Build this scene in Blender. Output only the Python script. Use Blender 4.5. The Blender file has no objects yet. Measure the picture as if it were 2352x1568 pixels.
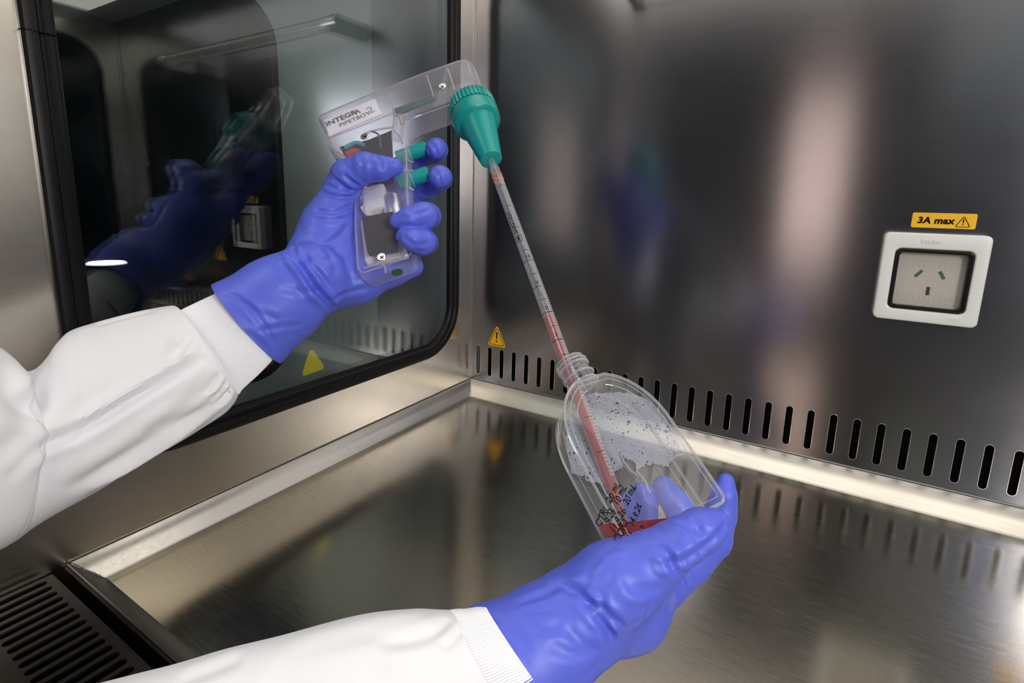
import bpy, bmesh, math, random
import numpy as np
from mathutils import Vector, Matrix
from mathutils.bvhtree import BVHTree
from mathutils.geometry import tessellate_polygon
random.seed(7); RNG = np.random.default_rng(7)
S = bpy.context.scene
COL = S.collection

# ------------------------------------------------------------------ camera
F, PY = 1205.68, 694.0                                   # focal length and principal row, in pixels of the 2352 x 1568 frame
CC = np.array([0.5404, -0.7510, 0.3389])
YAW, PIT, ROL = 0.5463, -0.1864, 0.0257
fw = np.array([-math.sin(YAW)*math.cos(PIT), math.cos(YAW)*math.cos(PIT), math.sin(PIT)])
_r = np.array([math.cos(YAW), math.sin(YAW), 0.0]); _u = np.cross(_r, fw)
rt = math.cos(ROL)*_r + math.sin(ROL)*_u
up = -math.sin(ROL)*_r + math.cos(ROL)*_u
def cw(p): p = np.asarray(p, float); return CC + rt*p[..., 0:1]*1.0 + up*p[..., 1:2] + fw*p[..., 2:3] if p.ndim > 1 else CC + rt*p[0] + up*p[1] + fw*p[2]
def cdir(p): return rt*p[0] + up*p[1] + fw*p[2]
def at(x, y, D): return cw([(x-1176)/F*D, (PY-y)/F*D, D])
def on_plane(x, y, P0, n):
    d = at(x, y, 1.0) - CC
    return CC + d*(np.dot(P0-CC, n)/np.dot(d, n))
cd = bpy.data.cameras.new('camera'); cam = bpy.data.objects.new('camera', cd); COL.objects.link(cam)
cd.sensor_width = 36; cd.sensor_fit = 'HORIZONTAL'; cd.lens = F*36/2352
cd.shift_y = (PY-784)/2352; cd.clip_start = 0.01
cam.matrix_world = Matrix(((rt[0], up[0], -fw[0], CC[0]), (rt[1], up[1], -fw[1], CC[1]), (rt[2], up[2], -fw[2], CC[2]), (0, 0, 0, 1)))
S.camera = cam
# ------------------------------------------------------------------ light
S.view_settings.view_transform = 'Standard'; S.view_settings.look = 'None'
S.view_settings.gamma = 1; S.view_settings.use_curve_mapping = False
S.view_settings.exposure = 0.0
W = bpy.data.worlds.new('world'); S.world = W; W.use_nodes = True
W.node_tree.nodes['Background'].inputs[0].default_value = (0.80, 0.86, 0.90, 1)
W.node_tree.nodes['Background'].inputs[1].default_value = 0.035
def area(name, loc, target, sx, sy, power, col=(1, 1, 1)):
    l = bpy.data.lights.new(name, 'AREA'); l.shape = 'RECTANGLE'; l.size = sx; l.size_y = sy; l.energy = power; l.color = col
    o = bpy.data.objects.new(name, l); COL.objects.link(o); o.location = loc
    o.rotation_euler = (Vector(target)-Vector(loc)).to_track_quat('-Z', 'Y').to_euler()
    return o
area('cabinet_lamp', (0.60, -0.26, 0.79), (0.60, -0.26, 0), 1.05, 0.34, 2.0, (1.0, 0.92, 0.80))
area('room_softbox', (1.17, -0.85, 0.53), (0.10, -0.45, 0.28), 0.38, 0.34, 9.0, (1.0, 0.975, 0.95))
area('room_ceiling_lamp', (-0.1, -1.5, 1.6), (0.3, -0.40, 0.30), 0.6, 0.6, 8.0, (1.0, 0.98, 0.98))
area('room_strip_lamp', (0.46, -1.25, 0.42), (0.40, 0.0, 0.35), 0.16, 0.5, 0.5, (1.0, 0.74, 0.62))
area('blue_indicator_light', (1.2, -1.70, 0.96), (0.74, 0.0, 0.06), 0.07, 0.07, 0.16, (0.08, 0.2, 1.0))
area('back_wall_fill', (1.45, -2.6, 1.45), (0.7, 0.0, 0.5), 1.2, 1.0, 1.1, (0.92, 1.0, 0.92))  # added fill with no known source, lifts the back wall's right top
area('panel_fill', (-0.15, -0.75, 1.5), (-0.2, -0.1, 0.4), 0.25, 0.8, 5.5, (0.93, 1.0, 0.96))  # added fill that brightens the grey panel beyond the left glass

# ------------------------------------------------------------------ materials
MATS = {}
def mat(name, col=(.8, .8, .8), rough=.5, metal=0.0, spec=.5, alpha=None, emit=None, coat=0):
    m = bpy.data.materials.new(name); m.use_nodes = True; b = m.node_tree.nodes['Principled BSDF']
    b.inputs['Base Color'].default_value = (*col, 1); b.inputs['Roughness'].default_value = rough; b.inputs['Metallic'].default_value = metal
    b.inputs['Specular IOR Level'].default_value = spec
    if coat: b.inputs['Coat Weight'].default_value = coat; b.inputs['Coat Roughness'].default_value = .1
    if emit: b.inputs['Emission Color'].default_value = (*emit[:3], 1); b.inputs['Emission Strength'].default_value = emit[3]
    return m
def nodes(m): return m.node_tree.nodes, m.node_tree.links, m.node_tree.nodes['Principled BSDF']
def steel(name, col, rough, var, scale, aniso=0.0, bump=.02, colvar=.08, wear=0.0):
    # brushed sheet: streaks stretched along the grain, fine relief, slow patchiness
    m = mat(name, col, rough, 1.0); N, L, b = nodes(m)
    tc = N.new('ShaderNodeTexCoord'); mp = N.new('ShaderNodeMapping'); mp.inputs['Scale'].default_value = scale
    n = N.new('ShaderNodeTexNoise'); n.inputs['Scale'].default_value = 1; n.inputs['Detail'].default_value = 4
    L.new(tc.outputs['Object'], mp.inputs['Vector']); L.new(mp.outputs[0], n.inputs['Vector'])
    n2 = N.new('ShaderNodeTexNoise'); n2.inputs['Scale'].default_value = 9; n2.inputs['Detail'].default_value = 3; L.new(tc.outputs['Object'], n2.inputs['Vector'])
    ad = N.new('ShaderNodeMath'); ad.operation = 'ADD'; L.new(n.outputs['Fac'], ad.inputs[0]); L.new(n2.outputs['Fac'], ad.inputs[1])
    mr = N.new('ShaderNodeMapRange'); mr.inputs['From Min'].default_value = .6; mr.inputs['From Max'].default_value = 1.4
    mr.inputs['To Min'].default_value = max(.03, rough-var); mr.inputs['To Max'].default_value = rough+var
    L.new(ad.outputs[0], mr.inputs['Value']); L.new(mr.outputs[0], b.inputs['Roughness'])
    cr = N.new('ShaderNodeMixRGB'); cr.inputs[1].default_value = (*[c*(1-colvar) for c in col], 1); cr.inputs[2].default_value = (*[min(1, c*(1+colvar)) for c in col], 1)
    L.new(n.outputs['Fac'], cr.inputs[0]); L.new(cr.outputs[0], b.inputs['Base Color'])
    if aniso:
        b.inputs['Anisotropic'].default_value = aniso
        t = N.new('ShaderNodeTangent'); t.direction_type = 'UV_MAP'; t.uv_map = 'grain'; L.new(t.outputs[0], b.inputs['Tangent'])
    if bump:
        bp = N.new('ShaderNodeBump'); bp.inputs['Strength'].default_value = bump; bp.inputs['Distance'].default_value = .001
        L.new(n.outputs['Fac'], bp.inputs['Height']); L.new(bp.outputs[0], b.inputs['Normal'])
    return m
def clear(name, tint=(1, 1, 1), ior=1.45, haze=0.0, hazecol=(.8, .8, .85), rough=.02, edge=0.0):
    # clear plastic or glass sheet: see-through, with a Fresnel mirror and a share of milky haze
    m = bpy.data.materials.new(name); m.use_nodes = True; N, L = m.node_tree.nodes, m.node_tree.links
    out = N['Material Output']; N.remove(N['Principled BSDF'])
    tr = N.new('ShaderNodeBsdfTransparent'); tr.inputs[0].default_value = (*tint, 1)
    gl = N.new('ShaderNodeBsdfGlossy'); gl.inputs['Roughness'].default_value = rough; gl.inputs[0].default_value = (1, 1, 1, 1)
    lf = N.new('ShaderNodeLayerWeight'); lf.inputs[0].default_value = .5                 # two-sided Schlick term
    pw = N.new('ShaderNodeMath'); pw.operation = 'POWER'; pw.inputs[1].default_value = 5; L.new(lf.outputs['Facing'], pw.inputs[0])
    f0 = ((ior-1)/(ior+1))**2
    fr = N.new('ShaderNodeMapRange'); fr.inputs['To Min'].default_value = f0; fr.inputs['To Max'].default_value = 1.0; L.new(pw.outputs[0], fr.inputs['Value'])
    base = tr
    if haze:
        df = N.new('ShaderNodeBsdfDiffuse'); df.inputs[0].default_value = (*hazecol, 1)
        tl = N.new('ShaderNodeBsdfTranslucent'); tl.inputs[0].default_value = (*hazecol, 1)
        md = N.new('ShaderNodeMixShader'); md.inputs[0].default_value = .35; L.new(df.outputs[0], md.inputs[1]); L.new(tl.outputs[0], md.inputs[2])
        mx = N.new('ShaderNodeMixShader'); L.new(tr.outputs[0], mx.inputs[1]); L.new(md.outputs[0], mx.inputs[2])
        if edge:
            lw = N.new('ShaderNodeLayerWeight'); lw.inputs[0].default_value = .35
            mr = N.new('ShaderNodeMapRange'); mr.inputs['To Min'].default_value = haze; mr.inputs['To Max'].default_value = edge
            L.new(lw.outputs['Facing'], mr.inputs['Value']); L.new(mr.outputs[0], mx.inputs[0])
        else: mx.inputs[0].default_value = haze
        base = mx
    ms = N.new('ShaderNodeMixShader'); L.new(fr.outputs[0], ms.inputs[0]); L.new(base.outputs[0], ms.inputs[1]); L.new(gl.outputs[0], ms.inputs[2])
    L.new(ms.outputs[0], out.inputs['Surface'])
    return m
ST = (.60, .585, .56)
M = MATS
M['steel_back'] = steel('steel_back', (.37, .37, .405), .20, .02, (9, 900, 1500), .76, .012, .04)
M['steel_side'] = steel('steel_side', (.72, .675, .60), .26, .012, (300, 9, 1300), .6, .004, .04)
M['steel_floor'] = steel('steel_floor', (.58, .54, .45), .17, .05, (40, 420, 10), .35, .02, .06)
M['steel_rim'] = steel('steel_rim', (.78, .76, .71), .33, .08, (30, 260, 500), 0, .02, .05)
M['steel_shaded'] = steel('steel_shaded', (.075, .068, .062), .42, .06, (60, 500, 300), 0, .02)  # the person's shade over the front steel is put into this colour
M['edge'] = mat('edge_steel', (.75, .74, .72), .25, 1.0)
M['black'] = mat('black_void', (.004, .004, .004), .8, spec=.1)
def rubber():
    m = mat('black_rubber', (.004, .004, .0045), .38, spec=.25); N, L, b = nodes(m)
    n = N.new('ShaderNodeTexNoise'); n.inputs['Scale'].default_value = 900; bp = N.new('ShaderNodeBump'); bp.inputs['Strength'].default_value = .15; bp.inputs['Distance'].default_value = .0005
    L.new(n.outputs['Fac'], bp.inputs['Height']); L.new(bp.outputs[0], b.inputs['Normal']); return m
M['rubber'] = rubber()
M['glass'] = clear('window_glass', (.93, .96, .96), 1.55, 0.0, rough=.004)
M['dark_glass'] = mat('dark_glass', (.003, .004, .005), .08, spec=.4)
M['panel_grey'] = mat('painted_grey_panel', (.30, .32, .31), .55, spec=.3)
M['panel_grey_dark'] = mat('painted_grey_sheet', (.20, .21, .21), .5, spec=.3)
M['white_plastic'] = mat('white_plastic', (.74, .76, .76), .35)
M['beige_plastic'] = mat('beige_plastic', (.62, .58, .53), .45)
M['smoke'] = clear('smoked_seal', (.35, .36, .36), 1.5, .35, (.05, .05, .05), .05)
M['cover'] = clear('clear_cover', (.96, .96, .96), 1.2, .06, (.6, .6, .6), .03)
M['yellow'] = mat('sticker_yellow', (.86, .47, .004), .4)
M['yellow_back'] = mat('sticker_yellow_back', (.92, .66, .012), .5)
M['ink'] = mat('ink_black', (.004, .004, .004), .6, spec=.15)
M['green_dark'] = mat('dark_green_shutter', (.02, .09, .045), .4)
M['weld'] = mat('weld_bead_metal', (.55, .52, .47), .45, .9)
M['rust'] = mat('rust_brown', (.16, .055, .012), .85, .1)
M['teal'] = mat('teal_plastic', (.003, .31, .29), .33, spec=.45)
M['teal_dark'] = mat('dark_teal_seal', (.004, .04, .045), .5)
M['glove'] = mat('blue_nitrile', (.102, .140, .70), .44, spec=.42)
M['cloth'] = mat('white_cotton', (.87, .87, .90), .85, spec=.2)
M['knit'] = mat('white_knit', (.88, .88, .91), .9, spec=.15)
for k, sc, st in (('cloth', 1400, .25), ('glove', 1600, .04)):
    N, L, b = nodes(M[k]); n = N.new('ShaderNodeTexNoise'); n.inputs['Scale'].default_value = sc; n.inputs['Detail'].default_value = 2
    bp = N.new('ShaderNodeBump'); bp.inputs['Strength'].default_value = st; bp.inputs['Distance'].default_value = .0004
    L.new(n.outputs['Fac'], bp.inputs['Height']); L.new(bp.outputs[0], b.inputs['Normal'])
M['shell'] = clear('clear_polycarbonate', (.96, .95, .99), 1.30, .07, (.74, .72, .82), .05, .50)
M['shell_rib'] = clear('clear_moulded_rib', (.95, .94, .98), 1.5, .22, (.78, .76, .86), .05, .6)
M['flask_clear'] = clear('clear_polystyrene', (.985, .985, .99), 1.38, .012, (.85, .87, .9), .02, .26)
M['flask_edge'] = clear('thick_polystyrene_edge', (.96, .96, .97), 1.6, .20, (.80, .82, .86), .04, .70)
M['pip_clear'] = clear('clear_pipette', (.95, .96, .98), 1.45, .09, (.85, .87, .92), .03, .38)
M['stripe'] = clear('pale_scale_stripe', (.97, .97, .98), 1.3, .32, (.85, .86, .88), .05)
M['red_col'] = clear('pink_red_medium', (.95, .50, .48), 1.25, .50, (.60, .15, .14), .08)
M['red_pool'] = clear('deep_red_medium', (.85, .02, .06), 1.3, .45, (.55, .003, .012), .05)
M['orange'] = mat('orange_print', (.90, .20, .01), .45)
M['pcb'] = mat('green_circuit_board', (.012, .10, .06), .35)
M['foam'] = mat('black_foam', (.012, .012, .014), .95, spec=.1)
M['silver'] = mat('silver_metal', (.80, .80, .82), .28, 1.0)
M['label_white'] = mat('white_label', (.92, .92, .95), .4)
M['white_part'] = mat('white_inner_part', (.70, .70, .72), .5)
M['grey_ink'] = mat('grey_print', (.045, .045, .05), .6, spec=.1)
M['copper'] = mat('copper_wire', (.75, .36, .16), .3, .9)
M['red_part'] = mat('red_wire', (.45, .02, .02), .4)
M['blue_part'] = mat('cyan_wire', (.03, .38, .45), .4)
M['led_blue'] = mat('blue_pilot_lamp', (.02, .05, .8), .4, emit=(.05, .16, 1.0, 9))
M['glint_white'] = mat('glint_glow', (.9, .9, .9), .4, emit=(1.0, 1.0, 1.0, 3.0))  # glow of the added disc that stands for a lamp reflection
M['blue_lit'] = mat('blue_lit_plastic', (.16, .28, .50), .4)  # blue light falling on the outlet box, put into its colour
def film():
    m = bpy.data.materials.new('condensation'); m.use_nodes = True; N, L = m.node_tree.nodes, m.node_tree.links
    out = N['Material Output']; N.remove(N['Principled BSDF'])
    tc = N.new('ShaderNodeTexCoord'); acc = None
    for sc, r, rnd in ((230, .42, 3), (420, .46, 2), (760, .44, 1)):
        v = N.new('ShaderNodeTexVoronoi'); v.inputs['Scale'].default_value = sc; L.new(tc.outputs['Object'], v.inputs['Vector'])
        n = N.new('ShaderNodeTexNoise'); n.inputs['Scale'].default_value = 60; n.inputs['Detail'].default_value = 2; L.new(tc.outputs['Object'], n.inputs['Vector'])
        th = N.new('ShaderNodeMapRange'); th.inputs['From Min'].default_value = .40; th.inputs['From Max'].default_value = .56; th.inputs['To Min'].default_value = .25; th.inputs['To Max'].default_value = r
        wn = N.new('ShaderNodeMath'); wn.operation = 'MULTIPLY'; sp = N.new('ShaderNodeSeparateColor'); L.new(v.outputs['Color'], sp.inputs[0])
        pw = N.new('ShaderNodeMath'); pw.operation = 'POWER'; pw.inputs[1].default_value = 1+1.1*rnd; L.new(sp.outputs[0], pw.inputs[0])
        L.new(n.outputs['Fac'], th.inputs['Value']); L.new(th.outputs[0], wn.inputs[0]); L.new(pw.outputs[0], wn.inputs[1])
        lt = N.new('ShaderNodeMath'); lt.operation = 'LESS_THAN'; L.new(v.outputs['Distance'], lt.inputs[0]); L.new(wn.outputs[0], lt.inputs[1])
        if acc is None: acc = lt
        else:
            mxm = N.new('ShaderNodeMath'); mxm.operation = 'MAXIMUM'; L.new(acc.outputs[0], mxm.inputs[0]); L.new(lt.outputs[0], mxm.inputs[1]); acc = mxm
    df = N.new('ShaderNodeBsdfDiffuse'); n3 = N.new('ShaderNodeTexNoise'); n3.inputs['Scale'].default_value = 35; L.new(tc.outputs['Object'], n3.inputs['Vector'])
    cr = N.new('ShaderNodeMixRGB'); cr.inputs[1].default_value = (.33, .38, .52, 1); cr.inputs[2].default_value = (.47, .50, .56, 1); L.new(n3.outputs['Fac'], cr.inputs[0]); L.new(cr.outputs[0], df.inputs[0])
    tr = N.new('ShaderNodeBsdfTransparent'); a = N.new('ShaderNodeMixShader'); a.inputs[0].default_value = .50; L.new(tr.outputs[0], a.inputs[1]); L.new(df.outputs[0], a.inputs[2])
    t2 = N.new('ShaderNodeBsdfTransparent'); t2.inputs[0].default_value = (.35, .35, .38, 1)
    b = N.new('ShaderNodeMixShader'); L.new(acc.outputs[0], b.inputs[0]); L.new(a.outputs[0], b.inputs[1]); L.new(t2.outputs[0], b.inputs[2]); L.new(b.outputs[0], out.inputs['Surface'])
    return m
M['film'] = film()

# ------------------------------------------------------------------ helpers
def empty(name, loc, label, cat, group=None):
    o = bpy.data.objects.new(name, None); COL.objects.link(o); o.location = loc; o.empty_display_size = .02
    o['label'] = label; o['category'] = cat
    if group: o['group'] = group
    return o
def link(name, me, m=None, parent=None, smooth=True, kind=None, label=None):
    if m is not None: me.materials.clear(); me.materials.append(m)
    if smooth:
        me.polygons.foreach_set('use_smooth', [True]*len(me.polygons))
        for p in me.polygons:
            if len(p.vertices) > 20: p.use_smooth = False       # big flat caps stay flat
        try: me.set_sharp_from_angle(angle=math.radians(35))
        except Exception: pass
    o = bpy.data.objects.new(name, me); COL.objects.link(o)
    if parent is not None:
        o.parent = parent
        L0 = Vector((0, 0, 0)); q = parent
        while q is not None: L0 += q.location; q = q.parent
        me.transform(Matrix.Translation(-L0))
    if kind: o['kind'] = kind
    if label: o['label'] = label
    return o
def mesh(name, V, Fc):
    me = bpy.data.meshes.new(name); me.from_pydata([tuple(map(float, v)) for v in V], [], [tuple(map(int, f)) for f in Fc]); me.validate(); me.update(); return me
class MB:
    def __init__(s): s.v = []; s.f = []
    def add(s, V, Fc):
        o = len(s.v); s.v += [tuple(map(float, v)) for v in V]; s.f += [tuple(i+o for i in f) for f in Fc]; return s
    def box(s, lo, hi, Fm=None):
        V = [np.array([x, y, z], float) for x in (lo[0], hi[0]) for y in (lo[1], hi[1]) for z in (lo[2], hi[2])]
        if Fm is not None: V = [Fm(v) for v in V]
        return s.add(V, [(0, 1, 3, 2), (4, 6, 7, 5), (0, 4, 5, 1), (2, 3, 7, 6), (0, 2, 6, 4), (1, 5, 7, 3)])
    def tube(s, pts, r, n=12, closed=False, caps=True):
        pts = [np.array(p, float) for p in pts]; K = len(pts); rr = r if hasattr(r, '__len__') else [r]*K
        rings = []; prev = None
        for i in range(K):
            a = pts[(i-1) % K] if (closed or i > 0) else pts[i]; b = pts[(i+1) % K] if (closed or i < K-1) else pts[i]
            t = b-a; t = t/(np.linalg.norm(t)+1e-12)
            if prev is None:
                ref = np.array([0, 0, 1.]) if abs(t[2]) < .9 else np.array([1., 0, 0]); nn = np.cross(t, ref)
            else: nn = prev-t*np.dot(prev, t)
            nn /= np.linalg.norm(nn); prev = nn; bb = np.cross(t, nn)
            rings.append([pts[i]+rr[i]*(math.cos(2*math.pi*k/n)*nn+math.sin(2*math.pi*k/n)*bb) for k in range(n)])
        V = [v for R in rings for v in R]; Fc = []
        for i in range(K if closed else K-1):
            j = (i+1) % K
            for k in range(n): Fc.append((i*n+k, i*n+(k+1) % n, j*n+(k+1) % n, j*n+k))
        if caps and not closed: Fc += [tuple(range(n))[::-1], tuple((K-1)*n+k for k in range(n))]
        return s.add(V, Fc)
    def lathe(s, prof, P, ax, n=48, mod=None, cap=True):
        # prof: (distance along the axis, radius)
        ax = np.array(ax, float)/np.linalg.norm(ax); ref = np.array([0, 0, 1.]) if abs(ax[2]) < .9 else np.array([1., 0, 0])
        a = np.cross(ax, ref); a /= np.linalg.norm(a); b = np.cross(ax, a); V = []; Fc = []
        for i, (h, r) in enumerate(prof):
            for k in range(n):
                rr = r*(mod(i, k) if mod else 1); th = 2*math.pi*k/n; V.append(np.array(P)+ax*h+rr*(math.cos(th)*a+math.sin(th)*b))
        for i in range(len(prof)-1):
            for k in range(n): Fc.append((i*n+k, i*n+(k+1) % n, (i+1)*n+(k+1) % n, (i+1)*n+k))
        if cap: Fc += [tuple(range(n))[::-1], tuple((len(prof)-1)*n+k for k in range(n))]
        return s.add(V, Fc)
    def build(s, name, m, parent=None, smooth=True, kind=None, label=None, bevel=0, seg=2):
        me = mesh(name, s.v, s.f)
        bm = bmesh.new(); bm.from_mesh(me)
        bmesh.ops.recalc_face_normals(bm, faces=bm.faces)
        if bevel:
            es = [e for e in bm.edges if len(e.link_faces) == 2 and e.calc_face_angle(0) > .6]
            bmesh.ops.bevel(bm, geom=es, offset=bevel, segments=seg, profile=.5, affect='EDGES', clamp_overlap=True)
        bm.to_mesh(me); bm.free()
        return link(name, me, m, parent, smooth, kind, label)
def rrect(x0, y0, x1, y1, r, n=10):
    o = []
    for cx, cy, a0 in ((x1-r, y1-r, 0), (x0+r, y1-r, 90), (x0+r, y0+r, 180), (x1-r, y0+r, 270)):
        for k in range(n+1): a = math.radians(a0+90*k/n); o.append((cx+r*math.cos(a), cy+r*math.sin(a)))
    return o
def stadium(cx, z0, z1, hw, n=6):
    o = []
    for k in range(n+1): a = math.pi*k/n; o.append((cx+hw*math.cos(a), z1-hw+hw*math.sin(a)))
    for k in range(n+1): a = math.pi+math.pi*k/n; o.append((cx+hw*math.cos(a), z0+hw+hw*math.sin(a)))
    return o
def plate(name, outer, holes, fmap, thick, m, parent=None, kind=None, graindir=None, lip=None, rim_m=None):
    # sheet with holes: front face at depth 0, the cut edges go back by `thick`
    loops = [outer]+holes
    tri = tessellate_polygon([[Vector((p[0], p[1], 0)) for p in lp] for lp in loops])
    flat = [p for lp in loops for p in lp]; n = len(flat)
    V = [fmap(p[0], p[1], 0) for p in flat]+[fmap(p[0], p[1], thick) for p in flat]
    Fc = [tuple(t) for t in tri]+[tuple(i+n for i in t)[::-1] for t in tri]; nmain = len(Fc); o = 0
    for lp in loops:
        K = len(lp)
        for k in range(K): a, b = o+k, o+(k+1) % K; Fc.append((a, b, b+n, a+n))
        o += K
    me = mesh(name, V, Fc)
    bm = bmesh.new(); bm.from_mesh(me); bmesh.ops.recalc_face_normals(bm, faces=bm.faces); bm.to_mesh(me); bm.free()
    if graindir is not None: grain(me, graindir)
    ob = link(name, me, m, parent, False, kind)
    if rim_m:
        me.materials.append(rim_m)
        for p in me.polygons:
            if p.index >= nmain: p.material_index = 1
    return ob
def grain(me, d):
    d = Vector(d).normalized(); e = d.orthogonal().normalized()
    uv = me.uv_layers.new(name='grain')
    nrm = {}
    for p in me.polygons:
        e2 = p.normal.cross(d)
        if e2.length < .05: e2 = e
        for li in p.loop_indices:
            c = me.vertices[me.loops[li].vertex_index].co; uv.data[li].uv = (c.dot(d)*3, c.dot(e2.normalized())*3)
def structure(o): o['kind'] = 'structure'; return o
def text_mesh(txt, size, bold=0.0, shear=0.0, depth=0.0, align='CENTER', space=1.0):
    c = bpy.data.curves.new('lettering', 'FONT'); c.body = txt; c.size = size; c.offset = bold; c.shear = shear; c.extrude = depth
    c.align_x = align; c.align_y = 'CENTER'; c.space_character = space; c.resolution_u = 3
    o = bpy.data.objects.new('lettering', c); COL.objects.link(o)
    dg = bpy.context.evaluated_depsgraph_get(); dg.update()
    me = bpy.data.meshes.new_from_object(o.evaluated_get(dg)); bpy.data.objects.remove(o); bpy.data.curves.remove(c); return me
def text(name, txt, size, Mx, m, parent, wrap=None, label=None, **k):
    me = text_mesh(txt, size, **k)
    if wrap: 
        for v in me.vertices: v.co = Vector(tuple(map(float, wrap(v.co))))
    else: me.transform(Mx)
    return link(name, me, m, parent, False, label=label)
def frame_mx(P, x, y, z):
    return Matrix(((x[0], y[0], z[0], P[0]), (x[1], y[1], z[1], P[1]), (x[2], y[2], z[2], P[2]), (0, 0, 0, 1)))
def nrm(v): v = np.array(v, float); return v/np.linalg.norm(v)
def catmull(P, n):
    P = np.array(P, float); K = len(P); o = []
    for t in np.linspace(0, K-1, n):
        i = min(int(t), K-2); s = t-i; p0 = P[max(i-1, 0)]; p1 = P[i]; p2 = P[i+1]; p3 = P[min(i+2, K-1)]
        o.append(.5*(2*p1+(p2-p0)*s+(2*p0-5*p1+4*p2-p3)*s*s+(3*p1-p0-3*p2+p3)*s**3))
    return np.array(o)
# ------------------------------------------------------------------ the cabinet shell
WX, ZT, P0X, PITCH = 1.20, 0.80, 0.0156, 0.025
ZB, ZS = 0.0329, 0.0867
slots = [stadium(P0X+PITCH*i, ZB, ZS, .0038) for i in range(47)]
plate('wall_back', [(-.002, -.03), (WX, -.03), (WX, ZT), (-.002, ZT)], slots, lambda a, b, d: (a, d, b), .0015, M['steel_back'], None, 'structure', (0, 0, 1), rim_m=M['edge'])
b = MB().box((-.01, .04, -.05), (WX+.01, .05, ZT)); structure(b.build('wall_rear', M['black'], smooth=False))
mb = MB()                                                  # bright turned edges round the slots
for i in range(30):
    lp = stadium(P0X+PITCH*i, ZB, ZS, .0042); mb.tube([(x, -.0001, z) for x, z in lp], .00045, 5, closed=True)
mb.build('trim_5', M['edge'], kind='structure')
# side wall with its window
WY0, WY1, WZ0, WZ1 = -.5846, -.0445, .0885, .74
hole = rrect(WY0+.012, WZ0+.012, WY1-.012, WZ1-.012, .070)
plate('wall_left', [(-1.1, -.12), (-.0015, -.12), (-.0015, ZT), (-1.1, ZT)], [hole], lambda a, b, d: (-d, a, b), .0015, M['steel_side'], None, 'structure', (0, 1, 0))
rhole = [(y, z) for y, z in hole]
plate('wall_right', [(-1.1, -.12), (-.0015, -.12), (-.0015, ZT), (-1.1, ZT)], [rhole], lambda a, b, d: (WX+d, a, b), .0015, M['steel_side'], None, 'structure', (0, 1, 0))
structure(MB().box((-.002, -.72, ZT), (WX, .0, ZT+.01)).build('ceiling', M['panel_grey'], smooth=False))
def gasket(x, s, name, parent=None):
    # rubber profile swept round the window: two rounded ridges with a groove between
    prof = [(0, -.001), (.0, .004), (.002, .0062), (.006, .0070), (.010, .0060), (.0115, .0042), (.013, .0042), (.0145, .0055), (.018, .0055), (.0205, .0040), (.0225, .0015), (.023, -.004)]
    n = len(prof); rings = []
    for off, h in prof: rings.append([(x+s*h, y, z) for y, z in rrect(WY0+off, WZ0+off, WY1-off, WZ1-off, .083-off, 14)])
    K = len(rings[0]); V = [v for R in rings for v in R]; Fc = []
    for i in range(n-1):
        for k in range(K): Fc.append((i*K+k, i*K+(k+1) % K, (i+1)*K+(k+1) % K, (i+1)*K+k))
    me = mesh(name, V, Fc); return link(name, me, M['rubber'], parent)
def pane(name, x, parent, m, t=.002):
    lp = rrect(WY0+.014, WZ0+.014, WY1-.014, WZ1-.014, .068, 12); n = len(lp)
    V = [(x, y, z) for y, z in lp]+[(x-t, y, z) for y, z in lp]
    Fc = [tuple(range(n)), tuple(range(2*n-1, n-1, -1))]+[(k, (k+1) % n, n+(k+1) % n, n+k) for k in range(n)]
    return link(name, mesh(name, V, Fc), m, parent, False)
for i, (x, s) in enumerate(((0.0, 1), (WX, -1))):
    w = bpy.data.objects.new('window_%d' % (i+1), None); COL.objects.link(w); w.location = (x, (WY0+WY1)/2, WZ0); w['kind'] = 'structure'
    gasket(x, s, 'gasket', w)
    pane('glass_pane', x-s*.001, w, M['glass'] if i == 0 else M['dark_glass']); 
    if i == 0:
        pane('glass_pane', x-.010, w, M['glass'])
        j = MB(); j.box((.0005, WY0-.0004, .4573), (.0073, WY0+.021, .4579)); j.build('gasket_joint', M['black'], w, smooth=False)
# corner seam bead
structure(MB().tube([(.0006, -.0006, .0200), (.0006, -.0006, ZT)], .0010, 8).build('trim_6', M['edge']))
# ------------------------------------------------------------------ work tray: floor and raised rims
DL, HL, HB, DB = .0202, .0194, .0217, .0316
fl = MB().add([(DL, -.582, 0), (WX-DL, -.582, 0), (WX-DL, -DB, 0), (DL, -DB, 0)], [(0, 1, 2, 3)])
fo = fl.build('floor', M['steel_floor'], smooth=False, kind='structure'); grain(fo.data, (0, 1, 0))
def rim(name, prof_a, prof_b, m):
    # strip between two end profiles (lists of points)
    n = len(prof_a); mb = MB(); mb.add(list(prof_a)+list(prof_b), [(k, k+1, n+k+1, n+k) for k in range(n-1)]); o = mb.build(name, m); o['kind'] = 'structure'; return o
def chamfer(n=5, r=.25):
    # normalised (inset, height) from the wall edge down to the floor, with a rounded shoulder
    return [(0.0, .86), (.015, .97), (.06, 1.0), (.13, .965), (.55, .48), (.90, .085), (.97, .02), (1.0, 0.0)]
ch = chamfer()
g = .0012
rim('trim_1', [(g+a*(DL-g), -.601+a*.019, h*HL) for a, h in ch], [(g+a*(DL-g), -g-a*(DB-g), h*HB) for a, h in ch], M['steel_rim'])
rim('trim_2', [(g+a*(DL-g), -g-a*(DB-g), h*HB) for a, h in ch], [(WX-g-a*(DL-g), -g-a*(DB-g), h*HB) for a, h in ch], M['steel_rim'])
rim('trim_3', [(g+a*(DL-g), -.603+a*.021, h*HL) for a, h in ch]+[], [(WX-g-a*(DL-g), -.603+a*.021, h*HL) for a, h in ch], M['steel_shaded'])
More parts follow.
